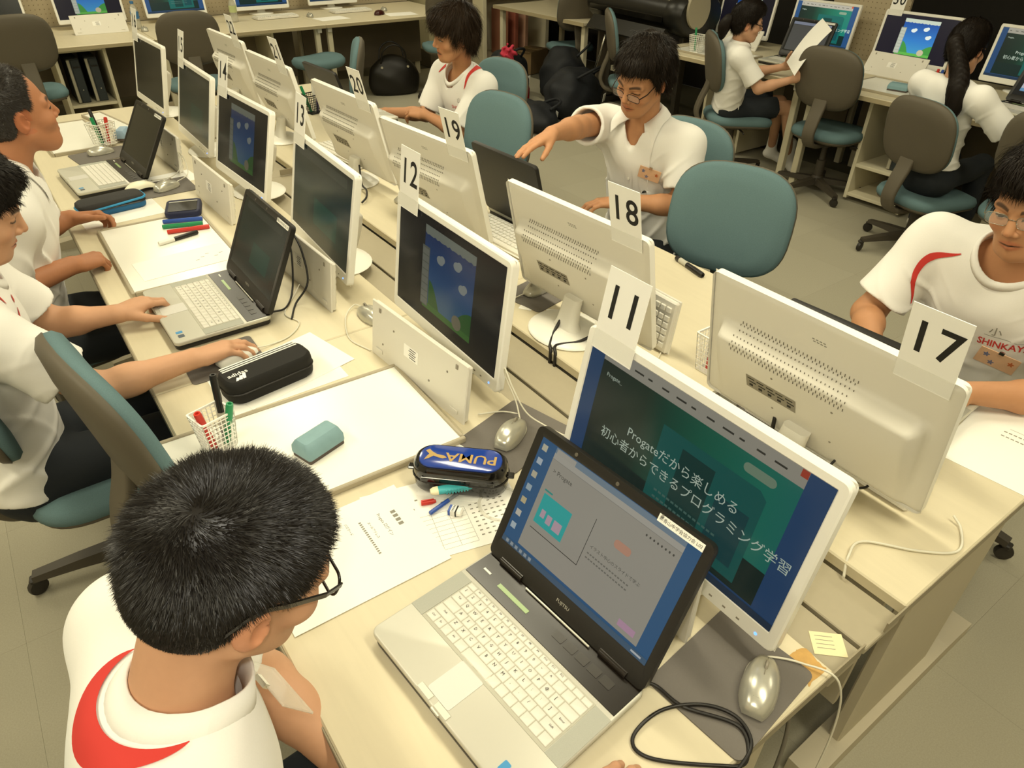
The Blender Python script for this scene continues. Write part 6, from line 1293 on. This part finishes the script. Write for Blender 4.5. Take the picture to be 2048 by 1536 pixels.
POINT = person(dict(label='boy in glasses and white shirt stretching his arm over a laptop', head=(1.838, 1.668, 1.172, 188, -22, -10), skin='tan', res=.0024, hair=dict(MOP, t=.021, n=12000, len=.036, w=.0022, c='1E1710', fringe=.0, fringe_len=.35, line=[-.082, -.080, -.055, -.008, .034, .038, .004, .036, .062, .074, .078]), eye_open=.0018, seed=6.6, ease=.018, fold=.006, vneck=True, neck_r=.064, scoop=.022, hem=-.02,
    j=dict(neck=(1.915, 1.715, 1.010), pelvis=(2.03, 1.75, .47), sl=(1.975, 1.545, .945), sr=(1.880, 1.890, .965), el=(1.930, 1.480, .735), wl=(1.755, 1.630, .748), er=(1.655, 1.795, 1.000), wr=(1.455, 1.700, 1.030), kl=(1.66, 1.60, .48), kr=(1.66, 1.82, .48), al=(1.70, 1.58, .08), ar=(1.70, 1.84, .08)), sleeve=.70,
    hand_r=((-.97, -.12, -.16), (-.1, .25, 1), dict(curl=(.10, .15, .1), spread=.0, thumb=(.35, .9, -.45))), hand_l=((-.85, .5, -.02), (.1, 0, 1), dict(curl=(.3, .5, .3)))))
glasses(POINT, 'thin dark-framed glasses on the boy stretching his arm', mat('frame_brown', '2A1A16', .3), w_=.050, h=.027, rim=.0012, temple=.0016, zo=-.008, y0=.106); collar_flaps(POINT, MATS['shirt_cotton'])
badge(POINT, 'tan paper name badge on the chest of the boy stretching his arm', (-.088, .395), .085, .05, -.25, '')
_ = POINT
surf_ribbon(_, 'placket', [_['to']([(0, .13, .40)])[0], _['to']([(0, .13, .28)])[0], _['to']([(0, .13, .12)])[0]], [.028, .028, .028], MATS['shirt_cotton'], off=.003)
for z_ in (.36, .29, .22, .15):
    q = cast(_['outer'], _['to']([(0, .25, z_)]), -_['fwd'], .005)[0]; MB().lathe([(.0055, 0), (.005, .002)], 10, None).build('button', mat('button_shell', 'D8D4C8', .3), _['body'], loc=tuple(q-_['base']), rot=(0, math.pi/2, 0))
surf_ribbon(_, 'chest_pocket', [_['to']([(-.088, .13, .385)])[0], _['to']([(-.088, .13, .29)])[0]], [.085, .085], MATS['shirt_cotton'], off=.003)
RIGHT_BOY = person(dict(label='boy at the right picture edge in rimless glasses and a white sports shirt, looking down', head=(1.764, .325, 1.150, 178, -14, 6), skin='tan', res=.0021, sres=.005, hair=dict(MOP, t=.016, n=12000, len=.036, w=.0020, c='1B140E', top=.012, fringe=.010), eye_open=.0026, collar='crew', neck_r=.080, scoop=.020, seed=7.7, ease=.024, fold=.0045, hem=-.02, build=1.04,
    j=dict(neck=(1.850, .345, 1.000), pelvis=(1.985, .355, .47), sl=(1.890, .160, .945), sr=(1.875, .545, .945), el=(1.745, .105, .735), wl=(1.560, .240, .752), er=(1.760, .605, .735), wr=(1.560, .480, .752), kl=(1.60, .25, .48), kr=(1.60, .46, .48), al=(1.64, .23, .08), ar=(1.64, .48, .08)), sleeve=.80,
    hand_r=((-.9, -.3, .0), (.1, 0, 1), dict(curl=(.3, .5, .3))), hand_l=((-.9, .2, .0), (.1, 0, 1), dict(curl=(.3, .5, .3)))))
glasses(RIGHT_BOY, 'silver half-rim glasses on the boy at the right picture edge', mat('frame_silver', '9C9788', .25, metal=.8), w_=.051, h=.028, rim=.0008, temple=.0014, y0=.105)
_ = RIGHT_BOY; b0 = _['N']
surf_ribbon(_, 'red_shoulder_stripe', [b0+_['rgt']*.095-_['up']*.02+_['fwd']*.055, b0+_['rgt']*.165-_['up']*.045+_['fwd']*.075, b0+_['rgt']*.180-_['up']*.10+_['fwd']*.10, b0+_['rgt']*.165-_['up']*.18+_['fwd']*.11], [.003, .020, .014, .003], M_RED)
surf_print(_, 'red_print', 'SHINKAYA', .030, (-.075, .345), M_RED, 0., sx=.8, bold=.02); surf_print(_, 'grey_print', '小', .030, (-.050, .385), M_INKLIGHT)
surf_ribbon(_, 'print_rule', [_['to']([(-.03, .15, .368)])[0], _['to']([(-.11, .15, .368)])[0]], [.0015, .0015], M_INKLIGHT)
badge(_, 'tan paper name badge on the chest of the boy at the right edge', (-.075, .300), .095, .052, -.18, '')
GIRL = person(dict(label='girl in profile holding up a sheet of paper, white shirt, navy shorts and white socks', head=(4.055, 2.955, 1.040, -40, -8, 8), skin='girl', res=.0035, bres=.009, hs=.95, hair=dict(MOP, t=.010, n=5000, len=.03, w=.003, lift=.05, c='18120D', grav=.4, fringe=.004, lump=.001, line=[-.085, -.085, -.068, -.034, .012, .018, -.02, .020, .052, .066, .072]), eye_open=.003, seed=8.8, ease=.024, build=.86, hem=-.01, neck_r=.072, collar='crew', sleeve=.80, short=.80,
    j=dict(neck=(4.055, 2.985, .915), pelvis=(4.135, 3.055, .50), sl=(4.145, 3.110, .865), sr=(3.945, 2.870, .860), el=(4.28, 3.02, .70), wl=(4.38, 2.83, .76), er=(4.02, 2.74, .68), wr=(4.18, 2.60, .745), kl=(4.52, 2.90, .50), kr=(4.44, 2.78, .50), al=(4.66, 2.98, .13), ar=(4.60, 2.78, .13)), toe_r=(4.56, 2.66, .035), toe_l=(4.74, 2.88, .035),
    hand_r=((.62, -.45, .45), (.2, -.7, .3), dict(curl=(.8, .9, .6))), hand_l=((.3, -.6, .5), (.6, .4, .4), dict(curl=(.8, .8, .5)))))
_ = GIRL
def tail(p, pts, rr): return union(p, [(a, b, r1, r2) for a, b, r1, r2 in zip(pts[:-1], pts[1:], rr[:-1], rr[1:])], .02)
def ponytail(_, pts, rr, h=.005, nstr=2200, c='hair_18120D', w_=.003, seed=1):
    P_ = np.array(pts); S0 = smooth_path(P_, 4); R0 = np.interp(np.linspace(0, 1, len(S0)), np.linspace(0, 1, len(rr)), np.array(rr)*.86); v, q = mesh_sdf(lambda p: tail(p, S0, R0)+.001*np.sin(p[:, 2]*40+p[:, 0]*90)+.0015*np.sin(p[:, 0]*300+p[:, 1]*250), P_.min(0)-.08, P_.max(0)+.08, h); rng = np.random.default_rng(seed); S_ = smooth_path(P_, 8); R2 = np.interp(np.linspace(0, 1, len(S_)), np.linspace(0, 1, len(rr)), rr); vv = [v]; ff = [q]; n0 = len(v); t0 = rng.random(nstr)*.7; dr = rng.normal(0, 1, (nstr, 3)); dr /= np.linalg.norm(dr, axis=1)[:, None]; rows = []
    for k in range(4):
        u_ = np.clip(t0+.10*k, 0, 1)*(len(S_)-1); i = u_.astype(int); i = np.minimum(i, len(S_)-2); fr = (u_-i)[:, None]; c_ = S_[i]*(1-fr)+S_[i+1]*fr; rows.append(c_+dr*(np.interp(u_, np.arange(len(S_)), R2)*(.86+.06*k))[:, None])
    sd = np.cross(rows[-1]-rows[0], dr); sd /= np.linalg.norm(sd, axis=1)[:, None]+1e-9; sv = np.stack([r+s*sd*w_*.5*(1-k/3.4) for k, r in enumerate(rows) for s in (-1, 1)], 1); f = np.array([(2*i, 2*i+1, 2*i+3, 2*i+2) for i in range(3)]); F = (np.arange(nstr)[:, None, None]*8+f[None]).reshape(-1, 4)+n0
    link('ponytail', np_mesh('ponytail', np.vstack([v, sv.reshape(-1, 3)])-_['base'], np.vstack([q, F]), MATS[c]), _['body'])
ponytail(_, [hp(_, 0, -.095, .0), hp(_, .0, -.125, -.01), hp(_, .005, -.140, -.06), hp(_, .005, -.135, -.13)], [.02, .034, .036, .008], nstr=1500)
glasses(_, 'dark glasses on the girl holding a paper', MATS['frame_black'], h=.028, rim=.0016)
surf_ribbon(_, 'red_side_slash', [_['to']([(.12, .05, .33)])[0], _['to']([(.125, .06, .27)])[0]], [.004, .016, .004], M_RED)
MB().box((0, 0, 0), (.06, .003, .035), T(rot=(0, .3, .6))).build('shorts_tag', M_PAPER, _['body'], loc=tuple(V(4.085, 2.915, .52)-_['base']))
# the paper she holds: a gently bent leaf
t = thing('held_paper', 'sheet of paper held up by the girl in profile', 'paper', (4.30, 2.62, .80)); a = V(4.17, 2.60, .82); bx_ = nrm(V(.74, -.05, .60)); by_ = nrm(V(.62, .70, .12)); cz_ = np.cross(bx_, by_); g = []
for i in range(9):
    for j in range(5): u_, v_ = i/8, j/4; g.append(a+bx_*(u_-.12)*.36+by_*(v_-.30)*.26+cz_*.03*math.sin(u_*2.4)-np.array(t.location))
f = [(i*5+j, (i+1)*5+j, (i+1)*5+j+1, i*5+j+1) for i in range(8) for j in range(4)]; g = np.array(g); MB().add(g, f).add(g+cz_*.0012, [q[::-1] for q in f]).build('leaf', M_PAPER, t, True)
PONY = person(dict(label='girl with a long black ponytail seen from behind at the right wall desk', head=(4.035, 1.570, 1.085, -8, -14, -4), skin='girl', res=.0035, bres=.009, hs=.97, hair=dict(MOP, t=.013, n=6000, len=.03, w=.003, lift=.03, c='18120D', grav=.1, fringe=.0, lump=.001, line=[-.085, -.085, -.068, -.034, .012, .018, -.04, -.03, .045, .060, .070], whorl=(0, .02, .14)), seed=9.4, ease=.015, fold=.006, build=.90, hem=.07, neck_r=.066, sleeve=.80,
    j=dict(neck=(3.950, 1.535, .955), pelvis=(3.99, 1.53, .46), sl=(3.975, 1.700, .905), sr=(3.885, 1.355, .900), el=(4.18, 1.74, .72), wl=(4.42, 1.62, .745), er=(3.985, 1.185, .72), wr=(4.24, 1.230, .745), kl=(4.40, 1.62, .47), kr=(4.38, 1.42, .47), al=(4.38, 1.66, .09), ar=(4.36, 1.40, .09)),
    hand_l=((.95, -.1, -.05), (0, 0, 1), dict(curl=(.3, .4, .3))), hand_r=((.95, .2, .0), (0, 0, 1), dict(curl=(.3, .4, .3)))))
ponytail(PONY, [hp(PONY, 0, -.100, .02), hp(PONY, .01, -.130, .0), V(3.885, 1.50, 1.00), V(3.850, 1.465, .92), V(3.845, 1.452, .84), V(3.85, 1.45, .79)], [.022, .034, .045, .046, .036, .008], nstr=3500, seed=4)
